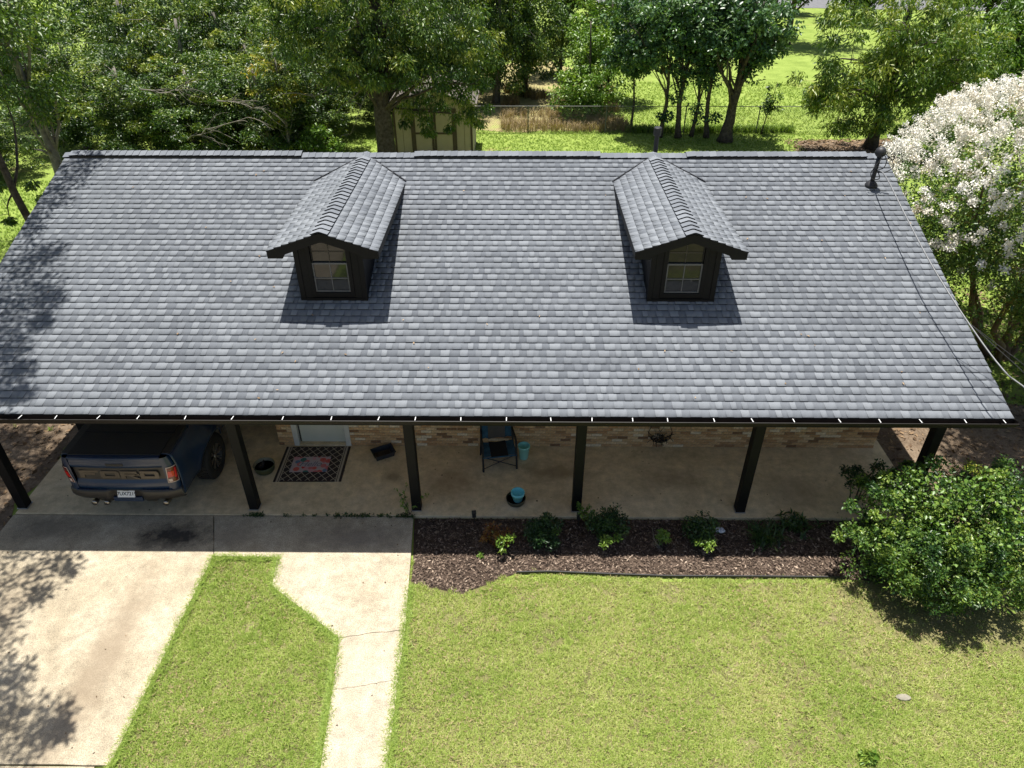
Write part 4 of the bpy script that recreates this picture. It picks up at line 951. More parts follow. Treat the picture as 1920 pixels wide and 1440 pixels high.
# ------------------------------------------------------------------ porch things
def rug_mat():
    m, nt, b = newmat('lattice_rug'); tc = nd(nt, 'ShaderNodeTexCoord'); sep = nd(nt, 'ShaderNodeSeparateXYZ'); nt.links.new(tc.outputs['Object'], sep.inputs[0])
    x, y = sep.outputs[0], sep.outputs[1]
    def line(u, period, w):
        f = math_(nt, 'ABSOLUTE', math_(nt, 'SUBTRACT', math_(nt, 'FRACT', math_(nt, 'DIVIDE', u, period)), 0.5)); return math_(nt, 'LESS_THAN', f, w)
    yy = math_(nt, 'MULTIPLY', y, 0.92)
    l1 = line(math_(nt, 'ADD', x, yy), 0.165, 0.055); l2 = line(math_(nt, 'SUBTRACT', x, yy), 0.165, 0.055)
    lat = math_(nt, 'MAXIMUM', l1, l2)
    ax = math_(nt, 'ABSOLUTE', x); ay = math_(nt, 'ABSOLUTE', y)
    lat = math_(nt, 'MULTIPLY', lat, math_(nt, 'LESS_THAN', ax, 0.535)); lat = math_(nt, 'MULTIPLY', lat, math_(nt, 'LESS_THAN', ay, 0.50))
    band = math_(nt, 'MAXIMUM', math_(nt, 'LESS_THAN', math_(nt, 'ABSOLUTE', math_(nt, 'SUBTRACT', ax, 0.548)), 0.010), math_(nt, 'LESS_THAN', math_(nt, 'ABSOLUTE', math_(nt, 'SUBTRACT', ax, 0.592)), 0.020))
    f = math_(nt, 'MAXIMUM', lat, band)
    c0 = ramp(nt, noise(nt, 30, 3), [(0.3, (0.020, 0.014, 0.012)), (0.7, (0.045, 0.030, 0.026))])
    c = mixc(nt, c0, (0.42, 0.36, 0.28), f); nt.links.new(c, b.inputs['Base Color']); b.inputs['Roughness'].default_value = 0.95
    bump(nt, b, noise(nt, 220, 2), 0.4, 0.004); return m
rug = MB(); rug.poly([(-0.66, -0.53), (0.66, -0.53), (0.66, 0.53), (-0.66, 0.53)], 0, 0.008)
tag(rug.build('rug', rug_mat(), bevel=0.002, loc=(-2.225, 0.985, 0.001), rot=(0, 0, rad(0.8))), 'dark lattice-patterned rug lying in front of the door', 'rug')
def floral():
    m, nt, b = newmat('floral_print'); tc = nd(nt, 'ShaderNodeTexCoord')
    vo = nd(nt, 'ShaderNodeTexVoronoi'); vo.inputs['Scale'].default_value = 8.5; nt.links.new(tc.outputs['Object'], vo.inputs['Vector'])
    sp = nd(nt, 'ShaderNodeSeparateColor'); nt.links.new(vo.outputs['Color'], sp.inputs[0])
    c = ramp(nt, sp.outputs[0], [(0.0, (0.50, 0.05, 0.045)), (0.16, (0.55, 0.16, 0.17)), (0.34, (0.60, 0.30, 0.33)), (0.48, (0.05, 0.16, 0.15)), (0.60, (0.60, 0.22, 0.03)), (0.72, (0.12, 0.20, 0.32)), (0.84, (0.58, 0.12, 0.10)), (0.94, (0.16, 0.22, 0.06))], 'CONSTANT')
    d = ramp(nt, vo.outputs['Distance'], [(0.05, (0.45,) * 3), (0.16, (1.0,) * 3), (0.42, (1.0,) * 3)])
    c = mixc(nt, c, d, 1.0, 'MULTIPLY')
    bgm = ramp(nt, vo.outputs['Distance'], [(0.50, (0,) * 3), (0.56, (1,) * 3)]); c = mixc(nt, c, (0.48, 0.40, 0.42), bgm)
    sep = nd(nt, 'ShaderNodeSeparateXYZ'); nt.links.new(tc.outputs['Object'], sep.inputs[0])
    ex = math_(nt, 'DIVIDE', sep.outputs[0], 0.24); ey = math_(nt, 'DIVIDE', sep.outputs[1], 0.085)
    e = math_(nt, 'ADD', math_(nt, 'MULTIPLY', ex, ex), math_(nt, 'MULTIPLY', ey, ey))
    c = mixc(nt, c, (0.46, 0.42, 0.46), math_(nt, 'LESS_THAN', math_(nt, 'ADD', e, math_(nt, 'MULTIPLY', noise(nt, 12, 2), 0.5)), 1.15))
    nt.links.new(c, b.inputs['Base Color']); b.inputs['Roughness'].default_value = 0.95; return m
fm_ = thing('door_mat', 'small floral welcome mat in reds and pinks with cursive hello, centred on the rug', 'door mat', (-2.27, 0.955, 0.0105), rad(1.5))
MB().poly([(-0.37, -0.225), (0.37, -0.225), (0.37, 0.225), (-0.37, 0.225)], 0, 0.007).build('mat', floral(), fm_, bevel=0.002)
M['mat_ink'] = pmat('mat_ink', [(0.16, 0.15, 0.20)], rough=0.9)
link('lettering', text_mesh('Hello', 0.20, M['mat_ink'], 0.0008, shear=0.35), fm_, (0.0, 0.0, 0.0085))

# olive planter with a dead plant
M['olive'] = pmat('olive_glaze', [(0.045, 0.055, 0.022), (0.075, 0.085, 0.038)], scale=6, rough=0.5)
M['potsoil'] = pmat('potting_soil', [(0.02, 0.015, 0.012), (0.05, 0.04, 0.03)], scale=30, rough=1.0)
M['cream_in'] = pmat('pot_inside', [(0.30, 0.27, 0.17), (0.36, 0.33, 0.22)], scale=5, rough=0.6)
p = thing('planter', 'round olive green planter with dark withered plant beside the carport post', 'planter', (-3.12, 0.78, 0))
MB().lathe([(0.155, 0), (0.185, 0.04), (0.20, 0.13), (0.205, 0.165), (0.198, 0.17)], 32).build('pot', M['olive'], p, smooth=True)
MB().lathe([(0.197, 0.169), (0.188, 0.13), (0.18, 0.09)], 32, cap=False).build('pot_lining', M['cream_in'], p, smooth=True)
MB().lathe([(0.0, 0.10), (0.185, 0.10)][::-1], 24).build('soil', M['potsoil'], p)
mb = MB(); r_ = np.random.default_rng(3)
for k in range(16):
    a = r_.uniform(0, 6.28); e = Vector((math.cos(a) * r_.uniform(0.02, 0.12) - 0.03, math.sin(a) * 0.08 - 0.03, r_.uniform(0.12, 0.26))); mb.tube(limb_path((-0.03, -0.02, 0.1), e, r_, 0.1, 4), [0.012, 0.014, 0.010, 0.004], 5)
mb.build('withered_plant', M['potsoil'], p)
# turquoise pots
M['turq'] = pmat('turquoise_plastic', [(0.32, 0.72, 0.64), (0.36, 0.78, 0.70)], scale=4, rough=0.45)
M['turq2'] = pmat('turquoise_bright', [(0.22, 0.68, 0.70), (0.26, 0.74, 0.76)], scale=4, rough=0.4)
M['saucer'] = pmat('saucer_olive', [(0.05, 0.048, 0.026), (0.085, 0.08, 0.045)], scale=6, rough=0.6)
M['murky'] = pmat('dry_silt', [(0.14, 0.115, 0.08), (0.20, 0.17, 0.12)], scale=9, rough=0.8)
p = thing('plastic_pot', 'tall tapered turquoise pot standing beside the folding chair', 'pot', (1.985, 1.20, 0))
MB().lathe([(0.075, 0), (0.080, 0.01), (0.115, 0.29), (0.124, 0.295), (0.124, 0.325), (0.116, 0.328)], 32).build('pot', M['turq'], p, smooth=True)
MB().lathe([(0.115, 0.327), (0.108, 0.28), (0.075, 0.03), (0.0, 0.03)], 32, cap=False).build('pot_inside', M['turq'], p, smooth=True)
p = thing('saucer_bowl', 'wide olive bowl on the porch floor, holding a turquoise flower pot', 'bowl', (1.83, -0.06, 0))
MB().lathe([(0.145, 0), (0.165, 0.02), (0.185, 0.115), (0.178, 0.118), (0.170, 0.105)], 32).build('bowl', M['saucer'], p, smooth=True)
MB().lathe([(0.172, 0.06), (0.0, 0.06)], 28).build('silt', M['murky'], p)
p = thing('flower_pot', 'short bright turquoise flower pot with stepped rim standing in an olive bowl', 'pot', (1.865, -0.08, 0.062))
MB().lathe([(0.078, 0), (0.082, 0.01), (0.108, 0.14), (0.122, 0.142), (0.130, 0.21), (0.122, 0.214)], 32).build('pot', M['turq2'], p, smooth=True)
MB().lathe([(0.121, 0.213), (0.112, 0.15), (0.10, 0.13), (0.08, 0.02), (0.0, 0.02)], 32, cap=False).build('pot_inside', M['turq2'], p, smooth=True)
# grey litter tray
M['tray'] = pmat('tray_grey', [(0.020, 0.024, 0.030), (0.030, 0.035, 0.042)], scale=6, rough=0.5)
t = thing('plastic_tray', 'dark grey plastic tray lying askew near the brick wall', 'tray', (-0.86, 1.27, 0), rad(28))
mb = MB(); a, b_, h = 0.15, 0.21, 0.12
o_ = [(-b_, -a), (b_, -a), (b_, a), (-b_, a)]
def ring(s, z): return [(x * s, y * s, z) for x, y in o_]
V = ring(0.86, 0) + ring(1.0, h) + ring(1.06, h) + ring(1.06, h - 0.012) + ring(0.97, h - 0.002) + ring(0.83, 0.01)
F = [(3, 2, 1, 0)]
for i in range(4):
    j = (i + 1) % 4; F += [(i, j, 4 + j, 4 + i), (4 + i, 4 + j, 8 + j, 8 + i), (8 + i, 8 + j, 12 + j, 12 + i), (4 + j, 4 + i, 16 + i, 16 + j), (16 + j, 16 + i, 20 + i, 20 + j)]
F.append((20, 21, 22, 23)); mb.add(V, F).build('tray_shell', M['tray'], t)
MB().box(-0.14, 0.13, -0.09, 0.10, 0.012, 0.035).build('tray_fill', M['potsoil'], t, bevel=0.01)
# folding camp chair
M['chair_blue'] = pmat('chair_blue_fabric', [(0.012, 0.045, 0.085), (0.04, 0.13, 0.20)], scale=9, rough=0.85)
M['chair_grey'] = pmat('chair_grey_mesh', [(0.075, 0.068, 0.060), (0.095, 0.085, 0.076)], scale=30, rough=0.9)
M['chair_black'] = pmat('chair_black_fabric', [(0.010, 0.009, 0.010), (0.016, 0.014, 0.014)], scale=30, rough=0.9)
ch = thing('folding_chair', 'blue and grey folding camp chair with black legs against the brick wall', 'chair', (1.47, 1.12, 0), rad(9))
r0 = 0.013
for s in (-1, 1):
    MB().tube([(s * 0.33, -0.30, 0), (s * 0.33, -0.27, 0.30), (s * 0.325, -0.26, 0.60)], 0.022, 8).build('front_leg', M['black_plastic'], ch)
    MB().tube([(s * 0.33, 0.22, 0), (s * 0.32, 0.16, 0.35), (s * 0.30, 0.26, 0.92)], 0.02, 8).build('rear_leg', M['black_plastic'], ch)
    MB().tube([(s * 0.325, -0.29, 0.61), (s * 0.33, -0.1, 0.63), (s * 0.31, 0.21, 0.64)], 0.022, 8).build('armrest', M['black_plastic'], ch, smooth=True)
    MB().tube([(s * 0.33, -0.27, 0.33), (s * 0.32, 0.17, 0.33)], r0, 8).build('side_rail', M['black_plastic'], ch)
    MB().tube([(s * 0.33, -0.29, 0.06), (-s * 0.32, -0.27, 0.34)], 0.009, 6).build('cross_brace', M['black_plastic'], ch)
    P = [[(s * x, 0.20 + 0.10 * (z - 0.40) + (0.03 if 0.2 < abs(x) < 0.25 else 0), z) for z in (0.42, 0.55, 0.68, 0.80, 0.93)] for x in (0.17, 0.22, 0.30)]
    MB().grid(P).build('back_side_panel', M['chair_blue'], ch, smooth=True)
    P = [[(s * x, y, 0.365 - 0.015 * (1 - (abs(x) / 0.32) ** 2) + 0.012 * math.sin(y * 18 + x * 9)) for y in (-0.28, -0.15, 0.0, 0.1, 0.18)] for x in (0.17, 0.24, 0.32)]
    MB().grid(P).build('seat_side_panel', M['chair_blue'], ch, smooth=True)
P = [[(x, 0.205 + 0.10 * (z - 0.40) + 0.03 * (1 - (x / 0.17) ** 2), z) for z in (0.40, 0.55, 0.68, 0.80, 0.94)] for x in (-0.17, -0.08, 0, 0.08, 0.17)]
MB().grid(P).build('back_panel', M['chair_grey'], ch, smooth=True)
P = [[(x, y, 0.352 - 0.02 * (1 - (x / 0.17) ** 2)) for y in (-0.29, -0.1, 0.05, 0.19)] for x in (-0.17, -0.08, 0, 0.08, 0.17)]
MB().grid(P).build('seat_panel', M['chair_black'], ch, smooth=True)
MB().tube([(-0.33, -0.285, 0.335), (0.33, -0.285, 0.335)], 0.014, 8).build('front_rail', M['chair_blue'], ch)
# wire basket on the wall
M['iron'] = pmat('wrought_iron', [(0.012, 0.011, 0.010)], rough=0.6)
wb = thing('wire_basket', 'rusty black wire wall basket with curled frame hanging on the brick wall', 'basket', (4.74, 1.545, 0.18))
mb = MB()
for k in range(9):
    a = math.pi * k / 8; mb.tube([(0.24 * math.cos(a), -0.20 * math.sin(a), 0.24), (0.22 * math.cos(a), -0.18 * math.sin(a), 0.12), (0.12 * math.cos(a), -0.10 * math.sin(a), 0.02), (0, -0.01, 0.0)], 0.005, 5)
for rr_, z in ((0.24, 0.24), (0.225, 0.15), (0.16, 0.06)): mb.tube([(rr_ * math.cos(math.pi * k / 14), -rr_ * 0.83 * math.sin(math.pi * k / 14), z) for k in range(15)], 0.006, 5)
mb.build('basket_cage', M['iron'], wb)
mb = MB()
for s in (-1, 1):
    mb.tube([(s * 0.24, -0.01, 0.24), (s * 0.17, -0.015, 0.42), (s * 0.20, -0.015, 0.62)], 0.006, 5)
    mb.tube([(s * (0.10 + 0.05 * math.cos(k * 0.5)) , -0.012, 0.46 + 0.06 * math.sin(k * 0.5)) for k in range(13)], 0.005, 5); mb.tube([(0, -0.012, 0.24), (s * 0.06, -0.012, 0.36), (0, -0.012, 0.5)], 0.005, 5)
mb.build('scroll_frame', M['iron'], wb)
r_ = np.random.default_rng(8); mb = MB()
for k in range(60):
    d_ = rdir(1, r_)[0] * np.array([0.19, 0.14, 0.10]); d_[1] = -abs(d_[1]); c0 = Vector((d_[0], d_[1] - 0.02, 0.13 + d_[2] * 0.8)); mb.tube(limb_path(c0, c0 + Vector(rdir(1, r_)[0]) * 0.12, r_, 0.1, 3), 0.006, 4)
mb.build('dry_moss', M['potsoil'], wb)
# solar path lights
for i, (x, y, lab) in enumerate([(1.08, -0.58, 'small black solar path light in the mulch left of the shrubs'), (2.96, -0.62, 'small black solar path light at the foot of the third porch post')]):
    L = thing('path_light', lab, 'path light', (x, y, GZ), rad(8 - 20 * i), 'solar path lights')
    MB().tube([(0, 0, 0), (0, 0, 0.20)], 0.008, 8).build('stake', M['black_plastic'], L)
    MB().box(-0.035, 0.035, -0.02, 0.02, 0.18, 0.29).build('lamp_head', M['black_plastic'], L, bevel=0.006)
    MB().add([(-0.04, -0.035, 0.285), (0.04, -0.035, 0.285), (0.04, 0.03, 0.31), (-0.04, 0.03, 0.31), (-0.04, -0.035, 0.297), (0.04, -0.035, 0.297), (0.04, 0.03, 0.322), (-0.04, 0.03, 0.322)], [(3, 2, 1, 0), (4, 5, 6, 7), (0, 1, 5, 4), (1, 2, 6, 5), (2, 3, 7, 6), (3, 0, 4, 7)]).build('solar_panel', M['rim_dark'], L)
# crumpled wrapper, stone
def blob(name, mat, loc, rx, ry, rz, seed, amp, label, cat):
    r_ = np.random.default_rng(seed); mb = MB(); P = []
    for i in range(9):
        th = math.pi * i / 8; P.append([(rx * math.sin(th) * math.cos(f) * (1 + amp * r_.normal()), ry * math.sin(th) * math.sin(f) * (1 + amp * r_.normal()), rz * (1 + math.cos(th) * (1 + amp * 0.5 * r_.normal()))) for f in np.linspace(0, 2 * math.pi, 13)[:-1]])
    for row in P: row.append(row[0])
    mb.grid(P); return tag(mb.build(name, mat, loc=loc), label, cat)
M['wrapper'] = pmat('wrapper_film', [(0.10, 0.14, 0.30), (0.62, 0.66, 0.72), (0.75, 0.77, 0.80)], scale=22, rough=0.25)
blob('wrapper', M['wrapper'], (5.49, -0.74, GZ + 0.02), 0.085, 0.06, 0.035, 4, 0.22, 'crumpled white and blue wrapper lying in the shaded mulch', 'wrapper')
M['stone'] = pmat('lawn_stone', [(0.20, 0.185, 0.14), (0.32, 0.29, 0.23)], scale=9, rough=0.95, bmp=0.5)
blob('stone', M['stone'], (7.36, -3.92, GZ), 0.11, 0.05, 0.03, 6, 0.1, 'flat pale stone lying in the lawn', 'stone')

# ------------------------------------------------------------------ lawn, mulch, litter
r3 = np.random.default_rng(23)
bfx = np.array([p[0] for p in bed_front]); bfy = np.array([p[1] for p in bed_front])
def lawn_in(x, y):
    wl = np.where(y > -2.04, -2.22, np.where(y > -3.02, -2.18 + (-2.04 - y) / 0.98 * 1.31, -0.87 + (-3.02 - y) / 1.98 * 0.17))
    wr = 0.03 + (-1.42 - y) / 3.57 * 0.15
    dl = -3.38 + (y + 1.4) * 0.025
    isl = (x > dl + 0.0) & (x < wl + 0.01) & (y < -1.47)
    bf = np.interp(x, bfx, bfy)
    fr = 0.05 * np.sin(x * 9.1) + 0.04 * np.sin(x * 23.7 + 1)
    return isl | ((x > wr - 0.01) & (y < bf - 0.01 + np.where(x < 2.2, fr, fr * 0.15)))
P = scatter_poly(82000, lawn_in, (-3.5, 11.5, -6.8, -1.4), r3)
nz = vnoise(P, 0.45, 1) * 0.6 + vnoise(P, 0.16, 2) * 0.4
bare = (nz > 0.70) | ((vnoise(P, 0.9, 7) > 0.62) & (nz > 0.55) & (P[:, 0] > 5.5))
db = np.hypot((P[:, 0] - 8.75) / 1.55, (P[:, 1] + 1.95) / 1.35)
keep = (r3.random(len(P)) < np.where(bare, 0.45, 1.0)) & (r3.random(len(P)) < np.clip((db - 0.75) * 2.2, 0.04, 1)) & (r3.random(len(P)) < np.clip(1.15 - (P[:, 0] - 4) * 0.03, 0.7, 1))
P = P[keep]; nz = vnoise(P, 1.3, 3); n2 = vnoise(P, 0.3, 4)
bias = np.where(P[:, 0] < -0.3, 0.07, 0.21) + (nz - 0.5) * 0.25 + (n2 - 0.5) * 0.22
edge = np.exp(-np.abs(P[:, 0] - (0.03 + (-1.42 - P[:, 1]) / 3.57 * 0.15)) * 6); bias -= 0.18 * edge
grass('lawn_grass', 'short green and yellowing grass of the front lawn', P, GZ, 8, 0.052, 0.0105, 'blade', r3, bias, spread=0.2, fine=True)
P = scatter_poly(900, lawn_in, (-3.5, 9.5, -6.0, -1.4), r3); P = P[vnoise(P, 0.5, 12) > 0.5]
grass('lawn_weeds', 'taller tufts of grass standing out of the front lawn', P, GZ, 8, 0.075, 0.008, 'blade', r3, np.full(len(P), 0.05), lean=1.0)
P = scatter_poly(17000, lawn_in, (-3.5, 10.5, -6.4, -1.4), r3); P = P[vnoise(P, 0.8, 33) * 0.6 + vnoise(P, 0.25, 34) * 0.4 > 0.52]
flakes('lawn_thatch', 'dry straw-coloured thatch lying in the lawn', P, GZ + 0.02, 0.05, 'blade_dry', r3, 0.16, 0.4, 0.03)
def bed_in(x, y): return (y < -0.46) & (y > np.interp(x, bfx, bfy) + 0.02) & (x > 0.05 + (-0.45 - y) * 0.05)
P = scatter_poly(26000, bed_in, (0, 9.4, -2.2, -0.45), r3)
flakes('mulch', 'shredded brown wood mulch in the planting bed', P, GZ + 0.008, 0.05, 'chip', r3, 0.34, 0.5, 0.03, cat='mulch')
# weeds along the joint between porch slab and walk
xs_ = np.concatenate([r3.uniform(-1.5, -0.05, 60), r3.uniform(-3.15, -2.8, 22), r3.uniform(-3.0, -1.5, 10)]); P = np.stack([xs_, -0.44 + r3.normal(0, 0.008, len(xs_))], 1)
grass('joint_weeds', 'small weeds growing in the joint between porch and walkway', P, -0.02, 6, 0.05, 0.016, 'leaf_shade', r3, cat='weeds', lean=1.3)
def along(pts, n, amp):
    out = []
    for (a, b) in zip(pts[:-1], pts[1:]):
        L = math.hypot(b[0] - a[0], b[1] - a[1]); k = int(n * L); u = r3.random(k)
        w_ = 0.5 + 0.9 * np.sin(u * L * 7 + a[0]) * np.sin(u * L * 17)
        out.append(np.stack([a[0] + (b[0] - a[0]) * u + r3.normal(0, amp, k) * np.abs(w_), a[1] + (b[1] - a[1]) * u + r3.normal(0, amp, k) * np.abs(w_)], 1))
    return np.concatenate(out)
P = np.concatenate([along([(-3.48, -5.6), (-3.46, -4.95), (-3.375, -1.42), (-2.25, -1.44), (-2.18, -2.06), (-0.88, -3.04), (-0.72, -5.0), (-0.68, -5.6)], 210, 0.03), along([(0.09, -2.0), (0.17, -5.0), (0.19, -5.6)], 240, 0.035)])
grass('edge_grass', 'ragged grass fringe creeping over the edges of driveway and walkway', P, -0.03, 7, 0.062, 0.010, 'blade', r3, np.full(len(P), -0.05), lean=1.5, fine=True)
def left_in(x, y): return (x < -7.45) & (x > -14)
P = scatter_poly(5200, left_in, (-13, -7.4, -4, 9), r3)
flakes('leaf_litter', 'brown dead leaves scattered on the dirt left of the carport', P, GZ + 0.004, 0.09, 'litter', r3, 0.5, 0.4, 0.03)
P = scatter_poly(5200, lambda x, y: (x > 9.3) & ((y > -0.6) | (x > 10.3)), (9.3, 16, -1.5, 9), r3)
flakes('side_litter', 'dead leaves and twigs on the shaded dirt right of the house', P, GZ + 0.007, 0.09, 'litter', r3, 0.5, 0.4, 0.03)
P = scatter_poly(420, left_in, (-12, -7.45, -2, 8), r3); P = P[vnoise(P, 1.2, 5) > 0.55]
grass('dirt_weeds', 'sparse weeds on the dirt left of the carport', P, GZ, 7, 0.10, 0.02, 'blade_back', r3)
# debris specks on porch and roof
P = scatter_poly(70, lambda x, y: x > -9, (-7.2, 9.0, -0.4, 1.5), r3)
flakes('porch_debris', 'tiny leaf bits and dirt specks on the porch floor', P, 0.003, 0.028, 'litter', r3, 0.6, 0.25, 0.004, bias=-0.35)
P = scatter_poly(90, lambda x, y: x > -9, (-7.3, 0.1, -4.9, -0.5), r3); P = P[~lawn_in(P[:, 0], P[:, 1])]
flakes('drive_debris', 'small leaf bits on the driveway and walkway', P, -0.008, 0.03, 'litter', r3, 0.6, 0.25, 0.004, bias=-0.2)
P = scatter_poly(45, lambda x, y: x > -9, (-7.5, 9.5, -0.6, 5.2), r3)
n = len(P); C = np.stack([P[:, 0], P[:, 1] - 0.03 * SN, ZE + (P[:, 1] - YE) * TN + 0.026], 1); a = r3.uniform(0, 6.28, n)
V, F = leaf_arrays(C, np.stack([np.cos(a), np.sin(a) * CS, np.sin(a) * SN], 1), np.tile([0, -SN, CS], (n, 1)) + r3.normal(0, 0.15, (n, 3)), r3.uniform(0.03, 0.07, n), r3.uniform(0.015, 0.035, n))
tag(link('roof_debris', npmesh('roof_debris', V, F, M['litter'], np.repeat(r3.uniform(0.5, 1, n), 4))), 'scattered small dry leaves lying on the shingles', 'litter', kind='stuff')
# back yard grass
P = scatter_poly(6000, lambda x, y: y > 3.9 - (x > 12) * 0.8, (9.8, 17, 3.0, 14), r3)
grass('east_grass', 'sunlit grass under the white flowering tree', P, GZ, 6, 0.07, 0.016, 'blade_back', r3, (vnoise(P, 1.5, 19) - 0.5) * 0.3)
def back_in(x, y): return (x > -8) & ~((np.abs(x - 16.8) < 2.2) & (np.abs(y - 22) < 1.8))
P = scatter_poly(15000, back_in, (-8, 21, 19.0, 25.3), r3)
grass('back_grass', 'bright green grass strip between the shed and the chain link fence', P, GZ, 6, 0.065, 0.015, 'blade_back', r3, (vnoise(P, 1.5, 9) - 0.5) * 0.4)
P = scatter_poly(14000, lambda x, y: x < -8.6, (-21, -8.6, 3, 18), r3)
grass('side_grass', 'bright green grass beside the left end of the house', P, GZ, 6, 0.075, 0.017, 'blade_back', r3, (vnoise(P, 1.5, 10) - 0.5) * 0.3)
P = scatter_poly(9000, lambda x, y: x > 7, (7, 27, 25.6, 36), r3)
grass('field_grass', 'sunlit green grass of the field beyond the fence', P, GZ, 6, 0.08, 0.02, 'blade_back', r3, (vnoise(P, 2.5, 14) - 0.5) * 0.3 + 0.1)
P = scatter_poly(2600, lambda x, y: (y < 26.6) | (vnoise(np.stack([x, y], 1), 1.4, 15) > 0.55), (1.0, 7.2, 25.1, 34), r3)
grass('dry_weeds', 'tall dry tan weeds along the fence behind the house', P, GZ, 8, 0.42, 0.02, 'blade_dry', r3, lean=0.6)
P = scatter_poly(500, lambda x, y: x > 7, (7.0, 15, 25.0, 25.5), r3)
grass('fence_weeds', 'green weeds growing along the foot of the fence', P, GZ, 8, 0.32, 0.025, 'blade_back', r3, np.full(len(P), -0.2), lean=0.6)
P = scatter_poly(2500, lambda x, y: x > 11, (14.0, 20, 20, 24), r3)
flakes('yard_litter', 'dead leaves on the bare patch under the right-hand tree', P, GZ + 0.004, 0.12, 'litter', r3, 0.5, 0.4, 0.03)

# ------------------------------------------------------------------ planting bed shrubs and bushes
SHOOT = {}
def shrub(name, label, loc, ells, ncl, per, size, mat, seed, rmin, rmax, stems=6, aspect=0.5, bias=0.0, spread=0.2, group=None, extra=None, cat='shrub', flat=0.8, droop=0.0, up=0.9):
    r = np.random.default_rng(seed); t = thing(name, label, cat, loc, 0, group); cl = in_ellipsoids(ells, ncl, r, 0.4, rmin, rmax)
    if extra is not None: cl = np.concatenate([cl, np.asarray(extra, float)])
    mb = MB()
    for q in r.choice(ncl, min(stems, ncl), replace=False):
        tgt = Vector(cl[q, :3]); L = tgt.length; rr_ = 0.006 + 0.010 * L; mb.tube(limb_path((r.normal() * 0.03, r.normal() * 0.03, 0), tgt, r, 0.05, 5), [rr_, rr_ * 0.8, rr_ * 0.6, rr_ * 0.45, rr_ * 0.25], 5)
    mb.build('stem', M['bark'], t, smooth=True)
    link('foliage', crown_mesh('foliage', cl, per, size, M[mat], r, aspect, droop, flat, bias, spread, up), t)
    return t
s1 = shrub('shrub', 'low reddish shrub with a bright sunlit yellow-green tip, nearest the walkway', (1.55, -1.12, GZ), [(-0.1, 0.1, 0.22, 0.30, 0.22, 0.18)], 16, 40, 0.055, 'leaf_red', 41, 0.08, 0.14)
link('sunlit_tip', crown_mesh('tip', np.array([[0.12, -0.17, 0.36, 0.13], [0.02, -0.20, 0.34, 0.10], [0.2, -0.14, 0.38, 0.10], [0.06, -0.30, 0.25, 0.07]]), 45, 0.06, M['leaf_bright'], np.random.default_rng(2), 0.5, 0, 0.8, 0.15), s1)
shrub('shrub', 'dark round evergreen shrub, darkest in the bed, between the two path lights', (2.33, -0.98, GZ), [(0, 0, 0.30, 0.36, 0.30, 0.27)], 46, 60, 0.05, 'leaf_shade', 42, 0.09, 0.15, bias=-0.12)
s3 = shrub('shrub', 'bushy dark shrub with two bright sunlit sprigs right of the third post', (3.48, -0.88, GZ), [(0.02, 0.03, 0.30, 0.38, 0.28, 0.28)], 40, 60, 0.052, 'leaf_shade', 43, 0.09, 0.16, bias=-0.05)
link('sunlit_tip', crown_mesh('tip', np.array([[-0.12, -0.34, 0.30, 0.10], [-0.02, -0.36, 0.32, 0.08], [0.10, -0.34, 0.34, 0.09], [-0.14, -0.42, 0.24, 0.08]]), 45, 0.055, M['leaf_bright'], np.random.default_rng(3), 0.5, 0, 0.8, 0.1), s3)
s4 = shrub('shrub', 'small thin leggy shrub with light green leaves midway along the bed', (4.42, -1.14, GZ), [(0, 0, 0.24, 0.14, 0.12, 0.2)], 9, 30, 0.055, 'leaf_bright', 44, 0.06, 0.10, bias=-0.1)
mb = MB(); r_ = np.random.default_rng(5)
for k in range(6): e = Vector((-0.12 - r_.random() * 0.16, r_.normal() * 0.1, 0.2 + r_.random() * 0.2)); mb.tube(limb_path((-0.06, 0, 0), e, r_, 0.05, 4), [0.008, 0.006, 0.005, 0.003], 4)
mb.build('bare_twig', M['deadwood'], s4)
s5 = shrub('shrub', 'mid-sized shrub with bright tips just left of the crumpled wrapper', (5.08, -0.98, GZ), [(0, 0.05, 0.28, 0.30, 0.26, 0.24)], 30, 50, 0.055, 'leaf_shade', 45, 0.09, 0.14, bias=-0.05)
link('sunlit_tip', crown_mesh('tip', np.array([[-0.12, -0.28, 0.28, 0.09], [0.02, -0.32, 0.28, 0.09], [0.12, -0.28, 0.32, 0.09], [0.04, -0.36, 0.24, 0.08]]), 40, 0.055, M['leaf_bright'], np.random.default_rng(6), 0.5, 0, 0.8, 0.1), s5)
r_ = np.random.default_rng(70)
def clump(name, label, loc, n, h, w, mat, rad_, seed):
    r = np.random.default_rng(seed); P = np.stack([loc[0] + r.normal(0, rad_, n), loc[1] + r.normal(0, rad_ * 0.7, n)], 1); o = grass(name, label, P, loc[2], 7, h, w, mat, r, lean=1.1, cat='plant'); del o['kind']; return o
clump('grassy_plant', 'wide dark tuft of strap-leaved grass in the shaded mulch beyond the wrapper', (6.25, -0.92, GZ), 36, 0.26, 0.018, 'leaf_shade', 0.13, 51)
clump('grassy_plant', 'low leafy weed clump against the porch edge left of the big bush', (6.85, -0.62, GZ), 30, 0.18, 0.03, 'leaf_shade', 0.16, 52)
def sprig(name, label, loc, n, h, size, mat, seed, spread=0.16):
    r = np.random.default_rng(seed); t = thing(name, label, 'plant', loc); mb = MB(); cl = []
    for k in range(n):
        e = Vector((r.normal() * spread, r.normal() * spread * 0.6, h * r.uniform(0.5, 1.1))); p = limb_path((0, 0, 0), e, r, 0.08, 5); mb.tube(p, [0.006, 0.005, 0.004, 0.003, 0.002], 4)
        for q in p[1:]: cl.append((q.x, q.y, q.z, 0.045))
    mb.build('stem', M['bark'], t); link('foliage', crown_mesh('foliage', np.array(cl), 9, size, M[mat], r, 0.5, 0.1, 0.8, 0.2), t); return t
